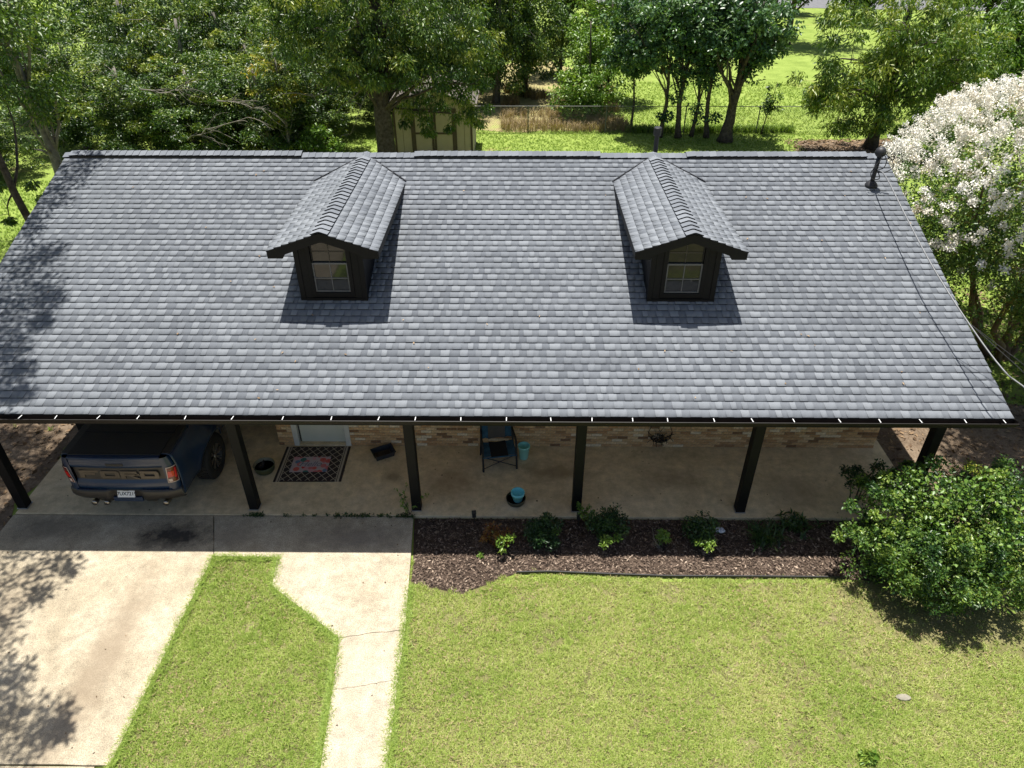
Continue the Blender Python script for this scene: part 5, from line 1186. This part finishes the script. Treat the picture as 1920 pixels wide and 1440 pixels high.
sprig('climbing_weed', 'thin leafy weed climbing beside the second porch post', (-0.11, -0.40, 0), 4, 0.55, 0.05, 'leaf_bright', 61)
sprig('young_plant', 'small bright young plant at the right foot of the third porch post', (3.12, -0.50, GZ), 5, 0.40, 0.06, 'leaf_bright', 62)
sprig('seedling', 'tiny bright seedling at the shadow edge below the reddish shrub', (1.20, -1.36, GZ), 3, 0.07, 0.05, 'leaf_bright', 63, 0.04)
sprig('broad_leaf_weed', 'broad-leaved pale green weed in the lawn at the bottom edge', (6.50, -4.82, GZ), 5, 0.12, 0.13, 'leaf_bright', 64, 0.10)
# big bush on the right
_q = np.random.default_rng(5); _d = rdir(60, _q); _d[:, 2] = np.abs(_d[:, 2]); _c = np.array([0, 0, 0.8]) + _d * np.array([1.45, 1.15, 0.95]) * _q.uniform(1.02, 1.28, (60, 1))
_sh = np.concatenate([_c, _q.uniform(0.07, 0.15, (60, 1))], 1)
B = shrub('bush', 'big rounded glossy green bush overgrown with vines at the right porch corner', (8.78, -1.62, GZ),
          [(0, 0, 0.80, 1.45, 1.15, 0.86, 1.0), (0.25, 0.25, 1.25, 1.05, 0.85, 0.62, 0.42), (-0.75, -0.1, 0.6, 0.75, 0.9, 0.55, 0.25), (0.9, -0.5, 0.9, 0.9, 0.8, 0.6, 0.25), (-0.5, 0.5, 1.45, 0.5, 0.4, 0.45, 0.1), (0.7, 0.4, 1.6, 0.6, 0.5, 0.4, 0.12), (-0.2, -0.9, 0.8, 0.9, 0.4, 0.5, 0.15)], 320, 125, 0.060, 'leaf_holly', 81, 0.12, 0.32, stems=60, spread=0.34, up=0.7, bias=0.08, extra=_sh)
r_ = np.random.default_rng(82); n = 850; d = rdir(n, r_); d[:, 2] = np.abs(d[:, 2]); C = np.array([0.2, 0.1, 0.95]) + d * np.array([1.35, 1.1, 1.02]) * r_.uniform(0.93, 1.08, (n, 1)); C = C[(vnoise(C[:, :2] + 5, 0.5, 6) > 0.42)]
n = len(C); V, F = leaf_arrays(C, rdir(n, r_) + np.array([0, 0, -0.2]), rdir(n, r_) * 0.5 + np.array([0, -0.2, 1.0]), r_.uniform(0.055, 0.09, n), r_.uniform(0.05, 0.08, n))
link('vine', npmesh('vine', V, F, M['leaf_bright'], np.repeat(np.clip(r_.normal(0.5, 0.2, n), 0, 1), 4)), B)
cl = np.array([[0.35 + k * 0.07, 0.62 - k * 0.05, 1.86 - k * 0.03, 0.15] for k in range(7)])
link('fern_frond', crown_mesh('fern', cl, 60, 0.05, M['leaf_yellow'], r_, 0.4, 0.1, 0.7, -0.2), B)
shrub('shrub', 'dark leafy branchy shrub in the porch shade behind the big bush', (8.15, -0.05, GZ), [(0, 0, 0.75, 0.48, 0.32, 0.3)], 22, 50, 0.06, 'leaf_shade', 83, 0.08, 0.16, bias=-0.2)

# crape myrtle in flower
CR = thing('crape_myrtle', 'tall crape myrtle covered in white blossom right of the roof', 'tree', (13.7, 5.2, GZ))
r_ = np.random.default_rng(91); mb = MB()
ELL = [(-0.5, 0.2, 4.0, 2.95, 3.0, 2.05, 1.0), (1.8, -1.2, 3.2, 2.2, 2.0, 1.8, 0.4)]
cl = in_ellipsoids(ELL + [(-1.0, -0.6, 2.9, 2.4, 2.5, 1.6, 0.65), (0.2, -1.9, 2.5, 2.0, 1.3, 1.3, 0.4)], 760, r_, 0.24, 0.28, 0.5); cl = cl[cl[:, 2] > 1.1]
for k in range(6):
    a = k * 1.05; b0 = Vector((0.22 * math.cos(a), 0.22 * math.sin(a), 0)); e = Vector((1.5 * math.cos(a) - 0.4, 1.5 * math.sin(a), 3.6)); p = limb_path(b0, e, r_, -0.05, 7); mb.tube(p, [0.085, 0.078, 0.07, 0.06, 0.05, 0.04, 0.025], 8)
    for q in r_.choice(len(cl), 5): mb.tube(limb_path(p[4], cl[q, :3], r_, 0.1, 5), [0.035, 0.028, 0.02, 0.014, 0.006], 5)
mb.build('trunk', M['bark_crape'], CR, smooth=True)
link('crown', crown_mesh('crown', cl, 85, 0.085, M['leaf_crape'], r_, 0.5, 0.1, 0.7, 0.0, 0.26), CR)
n = 1150; d = rdir(n * 4, r_); E = np.array([e[:6] for e in ELL]); pick = (r_.random(n * 4) < 0.25).astype(int)
C = E[pick, :3] + d * E[pick, 3:6] * r_.uniform(0.93, 1.10, (n * 4, 1))
other = E[1 - pick]; outside = (((C - other[:, :3]) / other[:, 3:6]) ** 2).sum(1) > 0.9
hgt = (C[:, 2] - 2.4) / 3.6; prob = np.clip(hgt * 1.8 - 0.20 + (vnoise(C[:, :2] * 1.0 + 20, 0.9, 8) - 0.5) * 1.3, 0, 1)
C = C[outside & (r_.random(n * 4) < prob)][:n]; D = (C - E[0, :3]) / E[0, 3:6]; D /= np.linalg.norm(D, axis=1, keepdims=True); D[:, 2] += 0.35
fl = 62; m_ = len(C) * fl; id_ = np.repeat(np.arange(len(C)), fl); u = r_.random(m_); rad_ = (0.15 * (1 - u * 0.5) * np.sqrt(r_.random(m_)))[:, None]
X = C[id_] + D[id_] * (u * 0.20)[:, None] + rdir(m_, r_) * rad_
V, F = leaf_arrays(X, rdir(m_, r_), rdir(m_, r_) + D[id_] * 0.6, r_.uniform(0.03, 0.055, m_), r_.uniform(0.03, 0.05, m_))
t = np.clip(0.68 + r_.normal(0, 0.16, m_) + r_.normal(0, 0.17, len(C))[id_], 0, 1)
tag(link('blossom', npmesh('blossom', V, F, M['blossom'], np.repeat(t, 4)), CR), kind='stuff')

# ------------------------------------------------------------------ trees
def copy_tree(src, loc, rz, sc, label=None):
    r = src.copy(); COL.objects.link(r); r.location = loc; r.rotation_euler = (0, 0, rz); r.scale = (sc[0], sc[0], sc[1])
    if label: r['label'] = label
    for ch in src.children:
        c = ch.copy(); COL.objects.link(c); c.parent = r
    return r
TH = 'dense dark-leaved tree crowded in the thicket behind the left roof'
thk = []
for k, (mt, bs) in enumerate((('leaf_dark', 0.0), ('leaf_pecan', -0.08), ('leaf_dark', -0.1), ('leaf_dark', 0.1))):
    thk.append(tree('thicket_tree', TH, (0, 0, GZ), [(0, 0, 0), (0.2, 0.1, 2), (0.1, 0.3, 4.3)], 0.13, [(0, 0, 2.9, 2.2, 2.0, 2.7, 1.0), (0.6, -0.6, 1.4, 1.9, 1.6, 1.3, 0.35)], 140, 150, 0.125, mt, 100 + k, 'bark_grey', 16, 'thicket trees', 0.42, 0.35, 0.55, bs, 0.34, 0.3, 0.6, 0.2))
spots = [(-14.6, 20.6), (-11.2, 20.2), (-8.4, 20.4), (-6.9, 22.6), (-13.0, 23.4), (-9.6, 23.2), (-17.6, 22.5), (-5.0, 26.4), (-2.2, 28.4), (-19.5, 18.6), (-12.0, 26.6), (-8.0, 26.4), (-16.2, 26.5), (0.6, 31.0), (-4.2, 31), (-20.8, 24.5), (-18.2, 30.5), (-14, 31), (-9.3, 31), (-6, 34), (-23, 28), (-16, 35.5), (-11.2, 36), (-1.6, 35.5), (-21, 34)]
for i, (x, y) in enumerate(spots):
    k_ = min(1.8, max(0.72, 0.78 + (y - 19.8) * 0.085)) * random.uniform(0.88, 1.1); sc = (random.uniform(0.95, 1.15) * (0.7 + 0.3 * k_), k_)
    if i < 4: o = thk[i]; o.location = (x, y, GZ); o.rotation_euler = (0, 0, i * 1.3); o.scale = (sc[0], sc[0], sc[1])
    else: o = copy_tree(thk[i % 4], (x, y, GZ), random.uniform(0, 6.28), sc)
    row = 0 if y < 21.7 else 1 if y < 25 else 2 if y < 29 else 3
    o['label'] = 'dense dark-leaved tree, %s from left in the %s row of the thicket' % (('first', 'second', 'third', 'fourth', 'fifth', 'sixth', 'seventh', 'eighth', 'ninth', 'tenth', 'eleventh')[sorted(q[0] for q in spots if (0 if q[1] < 21.7 else 1 if q[1] < 25 else 2 if q[1] < 29 else 3) == row).index(x)], ('front', 'second', 'third', 'rear')[row])
tree('yellowing_tree', 'young tree with yellowing leaves at the front of the thicket', (-7.5, 19.3, GZ), [(0, 0, 0), (0.1, 0, 2), (0.1, 0, 4.4)], 0.07, [(0, 0, 3.2, 1.0, 0.9, 1.6)], 26, 60, 0.17, 'leaf_yellow', 131, 'bark_grey', 8, None, 0.42, 0.4, 0.6, -0.15, 0.3, 0.25, 0.5)
tree('bright_sapling', 'bright green sapling low at the right end of the thicket', (-6.2, 19.6, GZ), [(0, 0, 0), (0, 0, 1), (0, 0, 1.8)], 0.04, [(0, 0, 1.1, 1.0, 0.7, 0.9)], 24, 70, 0.14, 'leaf_bright', 132, 'bark', 6, None, 0.45, 0.2, 0.6, -0.1, 0.2, 0.25, 0.4)
# two slim trees at the left end of the house
tree('slim_tree', 'slim leaning tree nearest the left roof edge, standing on bright grass', (-12.3, 10.0, GZ), [(0, 0, 0), (-0.35, 0.05, 2.4), (-0.5, 0.2, 5.0), (-0.3, 0.4, 8.5)], 0.13, [(-0.4, 0.2, 7.6, 2.3, 2.4, 2.4, 1.0), (-0.6, 0.5, 4.9, 1.0, 0.9, 0.6, 0.12)], 75, 90, 0.15, 'leaf_pecan', 141, 'bark', 16, None, 0.4, 0.4, 0.6, 0.0, 0.24, 0.35, 0.65, 0.3,
     extra=[(0.25, 0, 2.6, 0.25), (0.45, 0, 2.2, 0.22), (-0.75, 0.1, 2.5, 0.25), (0.5, 0.1, 1.6, 0.2), (-0.8, 0, 1.5, 0.2)])
tree('slim_tree', 'taller rough-barked tree just behind the slim leaning one at left', (-13.0, 12.8, GZ), [(0, 0, 0), (0.05, 0.1, 2.5), (-0.1, 0.1, 5.0), (0, 0.4, 9.0)], 0.19, [(0, 0.2, 7.8, 2.6, 2.6, 2.6, 1.0), (0.2, 0, 4.4, 1.5, 1.2, 0.9, 0.3)], 95, 90, 0.15, 'leaf_pecan', 142, 'bark_grey', 18, None, 0.4, 0.4, 0.6, 0.0, 0.24, 0.35, 0.65, 0.3,
     extra=[(0.8, 0, 1.4, 0.35), (0.7, 0, 2.0, 0.3), (1.0, 0.2, 2.5, 0.35), (-0.6, 0, 2.8, 0.3), (1.3, 0.3, 1.2, 0.3)])
# trees whose crowns hang over the roof end and the driveway
SX, SY = SUN.x / SUN.z, SUN.y / SUN.z
def over(pts, loc, hz):
    return [(x + SX * (h - z0) - loc[0], y + SY * (h - z0) - loc[1], h, rr_) for (x, y, z0, rr_) in [(a + random.uniform(-.12, .12), b + random.uniform(-.12, .12), c, d * 1.45) for a, b, c, d in pts] for h in [hz + random.uniform(-0.5, 0.7)]]
L1 = (-11.8, 3.4, 0)
ro = lambda y: ZE + (y - YE) * TN
pts = [(-7.35, 5.3, ro(5.3), 0.32), (-7.55, 4.7, ro(4.7), 0.35), (-7.6, 4.0, ro(4), 0.32), (-7.75, 3.4, ro(3.4), 0.25), (-7.0, 2.6, ro(2.6), 0.24), (-7.5, 2.5, ro(2.5), 0.3), (-6.95, 1.9, ro(2), 0.36), (-7.4, 1.7, ro(1.7), 0.42), (-6.6, 1.6, ro(1.6), 0.2), (-7.0, 1.2, ro(1.2), 0.36), (-6.5, 1.05, ro(1), 0.16), (-7.2, 0.7, ro(.7), 0.35), (-6.7, 0.45, ro(.4), 0.24), (-6.45, 0.1, ro(0), 0.16), (-6.9, 0.0, ro(0), 0.26), (-6.5, -0.35, ro(-.4), 0.24), (-6.2, -0.45, ro(-.4), 0.13), (-6.9, -0.55, ro(-.5), 0.25)]
tree('overhanging_tree', 'spreading tree outside the left edge whose leaf shadow falls on the roof end', (L1[0], L1[1], GZ), [(0, 0, 0), (0.2, 0, 4), (0.6, -0.2, 9.0)], 0.24, [(0.3, -0.3, 10.2, 3.0, 4.2, 1.7, 1.0), (2.6, -1.4, 10.3, 1.35, 3.4, 0.9, 1.3)], 250, 85, 0.115, 'leaf_pecan', 151, 'bark', 26, None, 0.4, 0.4, 0.6, 0.0, 0.24, 0.3, 0.6, 0.3, extra=over(pts, L1, 10.0) + over(pts, L1, 10.4) + over(pts, L1, 10.6))
L2 = (-10.6, -3.2, 0)
pts = [(-5.75, -1.7, 0, 0.22), (-6.2, -1.6, 0, 0.26), (-6.5, -2.1, 0, 0.34), (-5.9, -2.35, 0, 0.2), (-6.8, -2.7, 0, 0.4), (-6.2, -2.9, 0, 0.26), (-5.9, -3.4, 0, 0.28), (-5.5, -3.65, 0, 0.2), (-6.5, -3.4, 0, 0.36), (-5.6, -4.1, 0, 0.32), (-5.0, -4.2, 0, 0.28), (-4.55, -4.3, 0, 0.2), (-5.2, -4.6, 0, 0.34), (-4.7, -4.75, 0, 0.24), (-4.35, -4.55, 0, 0.13), (-5.0, -5.1, 0, 0.36), (-6.1, -4.5, 0, 0.4), (-6.9, -1.4, 0, 0.3)]
tree('overhanging_tree', 'spreading tree outside the left edge whose leaf shadow falls on the driveway', (L2[0], L2[1], GZ), [(0, 0, 0), (0.3, 0, 3), (0.9, 0, 6.4)], 0.2, [(0.2, -0.4, 7.6, 2.6, 3.2, 1.3)], 80, 80, 0.11, 'leaf_pecan', 152, 'bark', 24, None, 0.4, 0.4, 0.6, 0.0, 0.24, 0.3, 0.55, 0.3, extra=over(pts, L2, 7.0) + over(pts, L2, 7.2) + over(pts, L2, 7.5))

tree('side_tree', 'tree outside the right edge that shades the dirt beside the house', (12.9, 0.9, GZ), [(0, 0, 0), (0.1, 0, 4), (-0.4, 0.2, 8)], 0.17, [(-1.25, 1.0, 9.0, 2.1, 2.7, 1.0)], 240, 85, 0.13, 'leaf_pecan', 153, 'bark', 18, None, 0.42, 0.4, 0.6, 0.0, 0.24, 0.3, 0.6)

# big pecan in front of the shed
PE = tree('pecan_tree', 'big spreading tree with thick dark trunk in front of the shed', (-3.25, 18.0, GZ), [(0, 0, 0), (-0.05, 0, 2.6), (0.1, 0, 4.8), (0.0, 0.2, 8.0)], 0.40,
     [(0.2, 0.6, 7.0, 4.6, 3.4, 1.5, 0.8), (2.2, 0.0, 5.2, 2.5, 1.6, 1.3, 0.45), (-2.0, 0.2, 5.4, 2.3, 1.6, 1.4, 0.4), (0.6, 0.6, 5.0, 2.2, 1.4, 1.2, 0.3), (0.4, -0.7, 4.7, 3.0, 0.9, 1.2, 0.55), (3.2, 0.4, 3.9, 1.3, 1.0, 0.8, 0.16)], 330, 135, 0.165, 'leaf_pecan', 161, 'bark', 22, None, 0.30, 0.85, 0.7, 0.0, 0.32, 0.3, 0.58, 0.17,
     extra=[(0.8, 0.6, 3.4, 0.5), (0.7, 0.5, 2.7, 0.4), (1.6, 0.6, 3.2, 0.5), (1.5, 0.5, 2.4, 0.42), (1.55, 0.5, 1.8, 0.3), (2.3, 0.6, 3.3, 0.5), (2.9, 0.6, 3.0, 0.5), (2.7, 0.5, 2.3, 0.35), (3.3, 0.6, 2.5, 0.35), (3.6, 0.7, 2.0, 0.3), (3.9, 0.7, 2.6, 0.3), (0.7, 0.5, 2.1, 0.3), (2.4, 0.5, 1.9, 0.25), (1.2, 0.7, 3.0, 0.5), (1.9, 0.7, 2.8, 0.45), (1.5, 0.6, 2.1, 0.35), (3.1, 0.8, 2.7, 0.4), (3.4, 0.8, 2.2, 0.35), (0.9, 0.6, 2.4, 0.35), (2.2, 0.8, 3.6, 0.5), (3.0, 0.9, 3.5, 0.5), (1.0, 1.6, 3.2, 0.5), (1.7, 1.6, 3.3, 0.5), (2.4, 1.6, 3.1, 0.5), (3.1, 1.6, 2.9, 0.45), (0.8, 1.4, 2.6, 0.4), (1.35, 1.3, 2.7, 0.4), (2.1, 1.3, 2.5, 0.4), (1.6, 1.0, 1.6, 0.3), (3.2, 1.4, 2.0, 0.35)], up=0.55)
mb = MB(); r_ = np.random.default_rng(17)
for e, rr_ in (((-2.4, -0.4, 3.3), 0.06), ((-1.7, -0.5, 2.6), 0.035), ((2.0, -0.3, 3.7), 0.03), ((-2.8, -0.3, 4.4), 0.03), ((-1.2, -0.6, 2.0), 0.03)):
    p = limb_path((0, -0.1, 3.9), e, r_, 0.08, 7); mb.tube(p, [rr_ * (1 - 0.13 * i) for i in range(7)], 6)
    for k in range(6): q = p[r_.integers(2, 7)]; mb.tube(limb_path(q, q + Vector((r_.normal() * 0.6, r_.normal() * 0.3, r_.normal() * 0.4)), r_, 0.1, 4), [rr_ * 0.35, rr_ * 0.3, rr_ * 0.2, rr_ * 0.1], 4)
mb.build('dead_branch', M['deadwood'], PE, smooth=True)
# bare dead limbs in the thicket
for (x, y, z, dx, dz, sd, lab) in [(-11.0, 18.2, 1.5, 2.6, 0.9, 5, 'long bare grey limb slanting through the lower thicket'), (-12.2, 18.0, 3.4, 1.8, 0.2, 6, 'short bare grey limb higher up in the left thicket'), (-9.6, 18.4, 2.9, 2.0, -0.3, 7, 'bare drooping twiggy limb in the middle of the thicket')]:
    r_ = np.random.default_rng(sd); mb = MB(); a = Vector((0, 0, 0)); b = Vector((dx, -0.2, dz)); p = limb_path(a, b, r_, 0.05, 8); mb.tube(p, [0.03 - 0.003 * i for i in range(8)], 6)
    for k in range(14): q = p[r_.integers(1, 8)]; mb.tube(limb_path(q, q + Vector((r_.uniform(0.2, 1.2) * (1 if dx > 0 else -1), r_.normal() * 0.3, r_.normal() * 0.5)), r_, 0.06, 5), [0.012, 0.010, 0.008, 0.006, 0.003], 4)
    tag(mb.build('dead_limb', M['deadwood'], smooth=True, loc=(x, y, z)), lab, 'branch')
# middle: shrubs and trees beyond the fence
tree('bright_shrub_tree', 'bright light green bushy tree just beyond the fence in the middle', (5.2, 27.2, GZ), [(0, 0, 0), (0.1, 0, 2), (0, 0, 4.5)], 0.08, [(0, 0, 1.5, 1.7, 1.2, 1.4, 1.0), (0.4, 1.3, 2.9, 1.6, 1.1, 1.3, 0.6), (-0.6, -0.6, 0.9, 1.1, 0.7, 0.8, 0.35)], 125, 90, 0.16, 'leaf_bright', 171, 'bark', 12, None, 0.5, 0.3, 0.6, 0.16, 0.22, 0.35, 0.65)
tree('bright_shrub_tree', 'paler green tree rising behind the bright bushy one beyond the fence', (6.6, 31.0, GZ), [(0, 0, 0), (0.1, 0, 2), (0, 0, 5)], 0.1, [(0, 0, 3.2, 2.2, 2.0, 2.8)], 110, 80, 0.19, 'leaf_bright', 172, 'bark', 12, None, 0.5, 0.3, 0.6, 0.06, 0.22, 0.4, 0.75)
tree('field_tree', 'mid-green tree at the far end of the dry meadow, right of the big trunk', (2.2, 32.5, GZ), [(0, 0, 0), (0.1, 0, 2), (0, 0, 5)], 0.14, [(0, 0, 3.8, 2.4, 2.0, 3.6)], 120, 85, 0.2, 'leaf_pecan', 173, 'bark', 12, None, 0.42, 0.4, 0.6, 0.0, 0.22, 0.4, 0.75)
tree('field_tree', 'darker tree closing the view at the back of the dry meadow', (4.4, 38, GZ), [(0, 0, 0), (0.1, 0, 2), (0, 0, 5)], 0.14, [(0, 0, 3.8, 3.2, 2.2, 3.8)], 120, 80, 0.24, 'leaf_dark', 174, 'bark', 10, None, 0.42, 0.4, 0.6, 0.1, 0.22, 0.45, 0.85)
# clump of slim trees along the fence
for i, (x, y, h, tr_, lab) in enumerate([(8.45, 24.3, 6, 0.10, 'leftmost slim trunk of the tree clump on the fence line'), (9.3, 24.2, 6.5, 0.13, 'forked slim tree, second from left in the fence-line clump'), (9.95, 24.4, 6, 0.085, 'thinnest straight tree in the middle of the fence-line clump'), (10.6, 24.2, 6.2, 0.11, 'curved slim tree just left of the thick forked trunk')]):
    tree('fence_tree', lab, (x, y, GZ), [(0, 0, 0), (0.15 * (-1) ** i, 0, 1.5), (0.1 - 0.2 * i / 3, 0.1, 3.2), (0, 0.2, h)], tr_, [(-0.7 + 0.3 * i, 0, 4.7, 1.8, 1.5, 1.5, 1.0), (-0.9 + 0.2 * i, 0, 3.1, 1.1, 0.8, 0.7, 0.16)], 80, 75, 0.17, 'leaf_blue', 180 + i, 'bark', 12, 'slim trees along the fence', 0.6, 0.3, 0.6, 0.0, 0.2, 0.3, 0.6, 0.3,
         extra=[(random.uniform(-0.4, 0.4), 0, random.uniform(0.8, 2.4), 0.45) for _ in range(2)])
tree('forked_tree', 'thick-trunked forked tree at the right of the fence-line clump', (11.35, 23.6, GZ), [(0, 0, 0), (0.05, 0, 1.2), (0.2, 0, 2.6), (0.4, 0.2, 6.0)], 0.26, [(0.3, 0.2, 4.8, 2.1, 1.8, 1.7, 1.0), (0.9, 0, 3.3, 0.9, 0.8, 0.7, 0.12)], 110, 80, 0.18, 'leaf_blue', 190, 'bark', 18, None, 0.6, 0.3, 0.6, 0.0, 0.2, 0.35, 0.65, 0.35)
tree('low_tree', 'low spreading tree with dark leaves left of the fence-line clump', (7.3, 25.8, GZ), [(0, 0, 0), (0.05, 0, 1.2), (-0.2, 0, 3.6)], 0.07, [(-0.2, 0, 3.2, 1.3, 1.1, 0.9, 1.0), (0.1, 0, 5.2, 1.8, 1.4, 1.4, 0.9)], 64, 75, 0.16, 'leaf_blue', 191, 'bark', 12, None, 0.6, 0.3, 0.6, 0.0, 0.2, 0.3, 0.55)
tree('sapling', 'thin sapling alone by the fence right of the forked tree', (13.35, 24.8, GZ), [(0, 0, 0), (0.1, 0, 1.0), (0.3, 0, 2.3)], 0.03, [(0.2, 0, 1.5, 0.45, 0.35, 0.8)], 22, 28, 0.13, 'leaf_pecan', 192, 'bark', 8, None, 0.5, 0.3, 0.6, -0.1, 0.2, 0.15, 0.3)
# right-hand pecan and its neighbours
tree('drooping_tree', 'wide drooping tree with yellow-green leaf tips behind the right roof end', (17.6, 22.6, GZ), [(0, 0, 0), (0.1, 0, 2), (0, 0.1, 4), (0.2, 0.2, 7)], 0.24,
     [(-0.4, -0.6, 4.6, 3.4, 2.4, 2.0, 1.0), (-2.4, -0.8, 2.8, 2.0, 1.5, 1.3, 0.4), (0.2, -1.2, 2.2, 1.7, 1.1, 1.2, 0.3), (2.2, -0.4, 3.2, 1.8, 1.4, 1.4, 0.3), (-1.2, -1, 1.3, 1.4, 0.8, 0.7, 0.12)], 270, 100, 0.19, 'leaf_pecan', 195, 'bark', 26, None, 0.30, 0.8, 0.7, 0.16, 0.26, 0.3, 0.65, 0.3, up=0.6)
tree('roadside_tree', 'bright green tree at the right edge beyond the white blossom', (25.5, 27.5, GZ), [(0, 0, 0), (0.1, 0, 2), (0, 0.1, 5)], 0.18, [(0, 0, 3.0, 3.0, 2.2, 2.6)], 150, 85, 0.2, 'leaf_bright', 196, 'bark', 12, None, 0.42, 0.5, 0.6, -0.15, 0.24, 0.4, 0.8)
tree('roadside_tree', 'mid-green tree filling the gap between the drooping tree and the right edge', (21.6, 25.2, GZ), [(0, 0, 0), (0.1, 0, 2), (0, 0.1, 5)], 0.16, [(0, 0, 3.0, 2.2, 1.8, 2.6)], 120, 85, 0.19, 'leaf_pecan', 197, 'bark', 12, None, 0.36, 0.6, 0.6, 0.12, 0.24, 0.35, 0.75)
tree('lone_tree', 'lone field tree with bare lower trunk far off on the sunlit lawn', (21.9, 49.0, GZ), [(0, 0, 0), (0.05, 0, 2), (0.1, 0, 5)], 0.30, [(0.5, 0, 5.6, 4.5, 3.5, 2.6)], 130, 70, 0.3, 'leaf_dark', 198, 'bark', 12, None, 0.5, 0.4, 0.6, 0.1, 0.22, 0.5, 1.0)
for i, (x, y, lab) in enumerate([(31, 60, 'distant tree standing before the road at the top right'), (26, 66, 'distant dark tree at the top edge left of the road'), (14.5, 58, 'far tree at the top edge above the fence-line clump'), (38, 52, 'distant pale green tree at the top right corner'), (9, 52, 'far tree on the lawn behind the bright shrubs'), (46, 62, 'distant tree at the right border near the road')]):
    tree('distant_tree', lab, (x, y, GZ), [(0, 0, 0), (0.05, 0, 2), (0.1, 0, 5)], 0.25, [(0.3, 0, 3.6 if i != 2 else 5.0, 3.6, 2.8, 2.6)], 90, 60, 0.36, ('leaf_dark', 'leaf_pecan', 'leaf_bright')[i % 3], 200 + i, 'bark', 8, 'distant trees', 0.5, 0.4, 0.6, 0.0, 0.22, 0.5, 1.0)

# ------------------------------------------------------------------ shed
M['shed_wall'] = pmat('shed_siding', [(0.43, 0.345, 0.28), (0.49, 0.40, 0.33)], scale=3, rough=0.85)
M['shed_trim'] = pmat('shed_trim', [(0.075, 0.05, 0.04), (0.10, 0.068, 0.053)], scale=4, rough=0.7)
M['shed_roof'] = pmat('shed_roofing', [(0.10, 0.085, 0.075), (0.16, 0.135, 0.12)], scale=14, rough=0.9)
SH = thing('shed', 'tan garden shed with brown trimmed double doors behind the big trunk', 'shed', (-1.72, 20.9, GZ))
MB().box(-1.68, 1.62, 0, 2.6, 0, 2.2).add([(-1.68, 0, 2.2), (1.62, 0, 2.2), (-0.03, 0, 2.85), (-1.68, 2.6, 2.2), (1.62, 2.6, 2.2), (-0.03, 2.6, 2.85)], [(0, 1, 2), (5, 4, 3)]).build('wall', M['shed_wall'], SH)
for s in (-1, 1):
    xe = -0.03 + s * 1.85; V = [(-0.03, -0.2, 2.89), (xe, -0.2, 2.16), (xe, 2.8, 2.16), (-0.03, 2.8, 2.89)]
    MB().add(V + [(a, b, c + 0.06) for a, b, c in V], [(3, 2, 1, 0), (4, 5, 6, 7), (0, 1, 5, 4), (1, 2, 6, 5), (2, 3, 7, 6)]).build('roof', M['shed_roof'], SH)
for x in (-1.68, 1.54): MB().box(x, x + 0.085, -0.022, 0.0, 0, 2.2).build('corner_trim', M['shed_trim'], SH)
for k in range(1, 9): MB().box(-1.68 + k * 0.37 - 0.006, -1.68 + k * 0.37 + 0.006, -0.006, -0.0005, 0, 2.2).build('batten_groove', M['shed_trim'], SH)
for x0, x1 in ((-0.86, -0.015), (0.015, 0.86)):
    D_ = MB().box(x0, x1, -0.02, -0.003, 0.12, 2.0).build('door', M['shed_wall'], SH)
    w = 0.085
    MB().box(x0, x0 + w, -0.035, -0.0205, 0.12, 2.0).box(x1 - w, x1, -0.035, -0.0205, 0.12, 2.0).box(x0 + w, x1 - w, -0.034, -0.0205, 1.91, 2.0).box(x0 + w, x1 - w, -0.034, -0.0205, 1.05, 1.13).box(x0 + w, x1 - w, -0.034, -0.0205, 0.12, 0.21).build('door_trim', M['shed_trim'], D_)
MB().box(-0.96, -0.86, -0.03, -0.002, 0.1, 2.09).box(0.86, 0.96, -0.03, -0.002, 0.1, 2.09).box(-0.86, 0.86, -0.03, -0.002, 2.0, 2.09).build('door_casing', M['shed_trim'], SH)
# ------------------------------------------------------------------ chain link fence
FN = thing('chain_link_fence', 'grey chain link fence with thin posts along the back of the yard', 'fence', (10, 25.0, GZ))
for x in [-14, -10.3, -6.6, -2.9, 0.3 - 8 + 0, ]: pass
FX0, FX1 = -12.0, 14.0
for x in (-11.4, -7.71, -4.03, -0.3, 3.14, 6.9, 10.6):
    MB().tube([(x, 0, 0), (x, 0, 1.24)], 0.026, 8).build('fence_post', M['old_galv'], FN)
MB().tube([(FX0, 0, 1.22), (FX1, 0, 1.22)], 0.018, 6).build('top_rail', M['old_galv'], FN)
mb = MB(); sp = 0.11
x = FX0 - 1.2
while x < FX1:
    for s in (1, -1):
        a0 = (x if s > 0 else x + 1.18, 0.004 * s, 0.02); b0 = (x + 1.18 if s > 0 else x, 0.004 * s, 1.20)
        if a0[0] > FX0 - 0.0 or True: mb.bar(a0, b0, 0.0045, 0.0045)
    x += sp
tag(mb.build('wire_mesh', M['old_galv'], FN), kind='stuff')
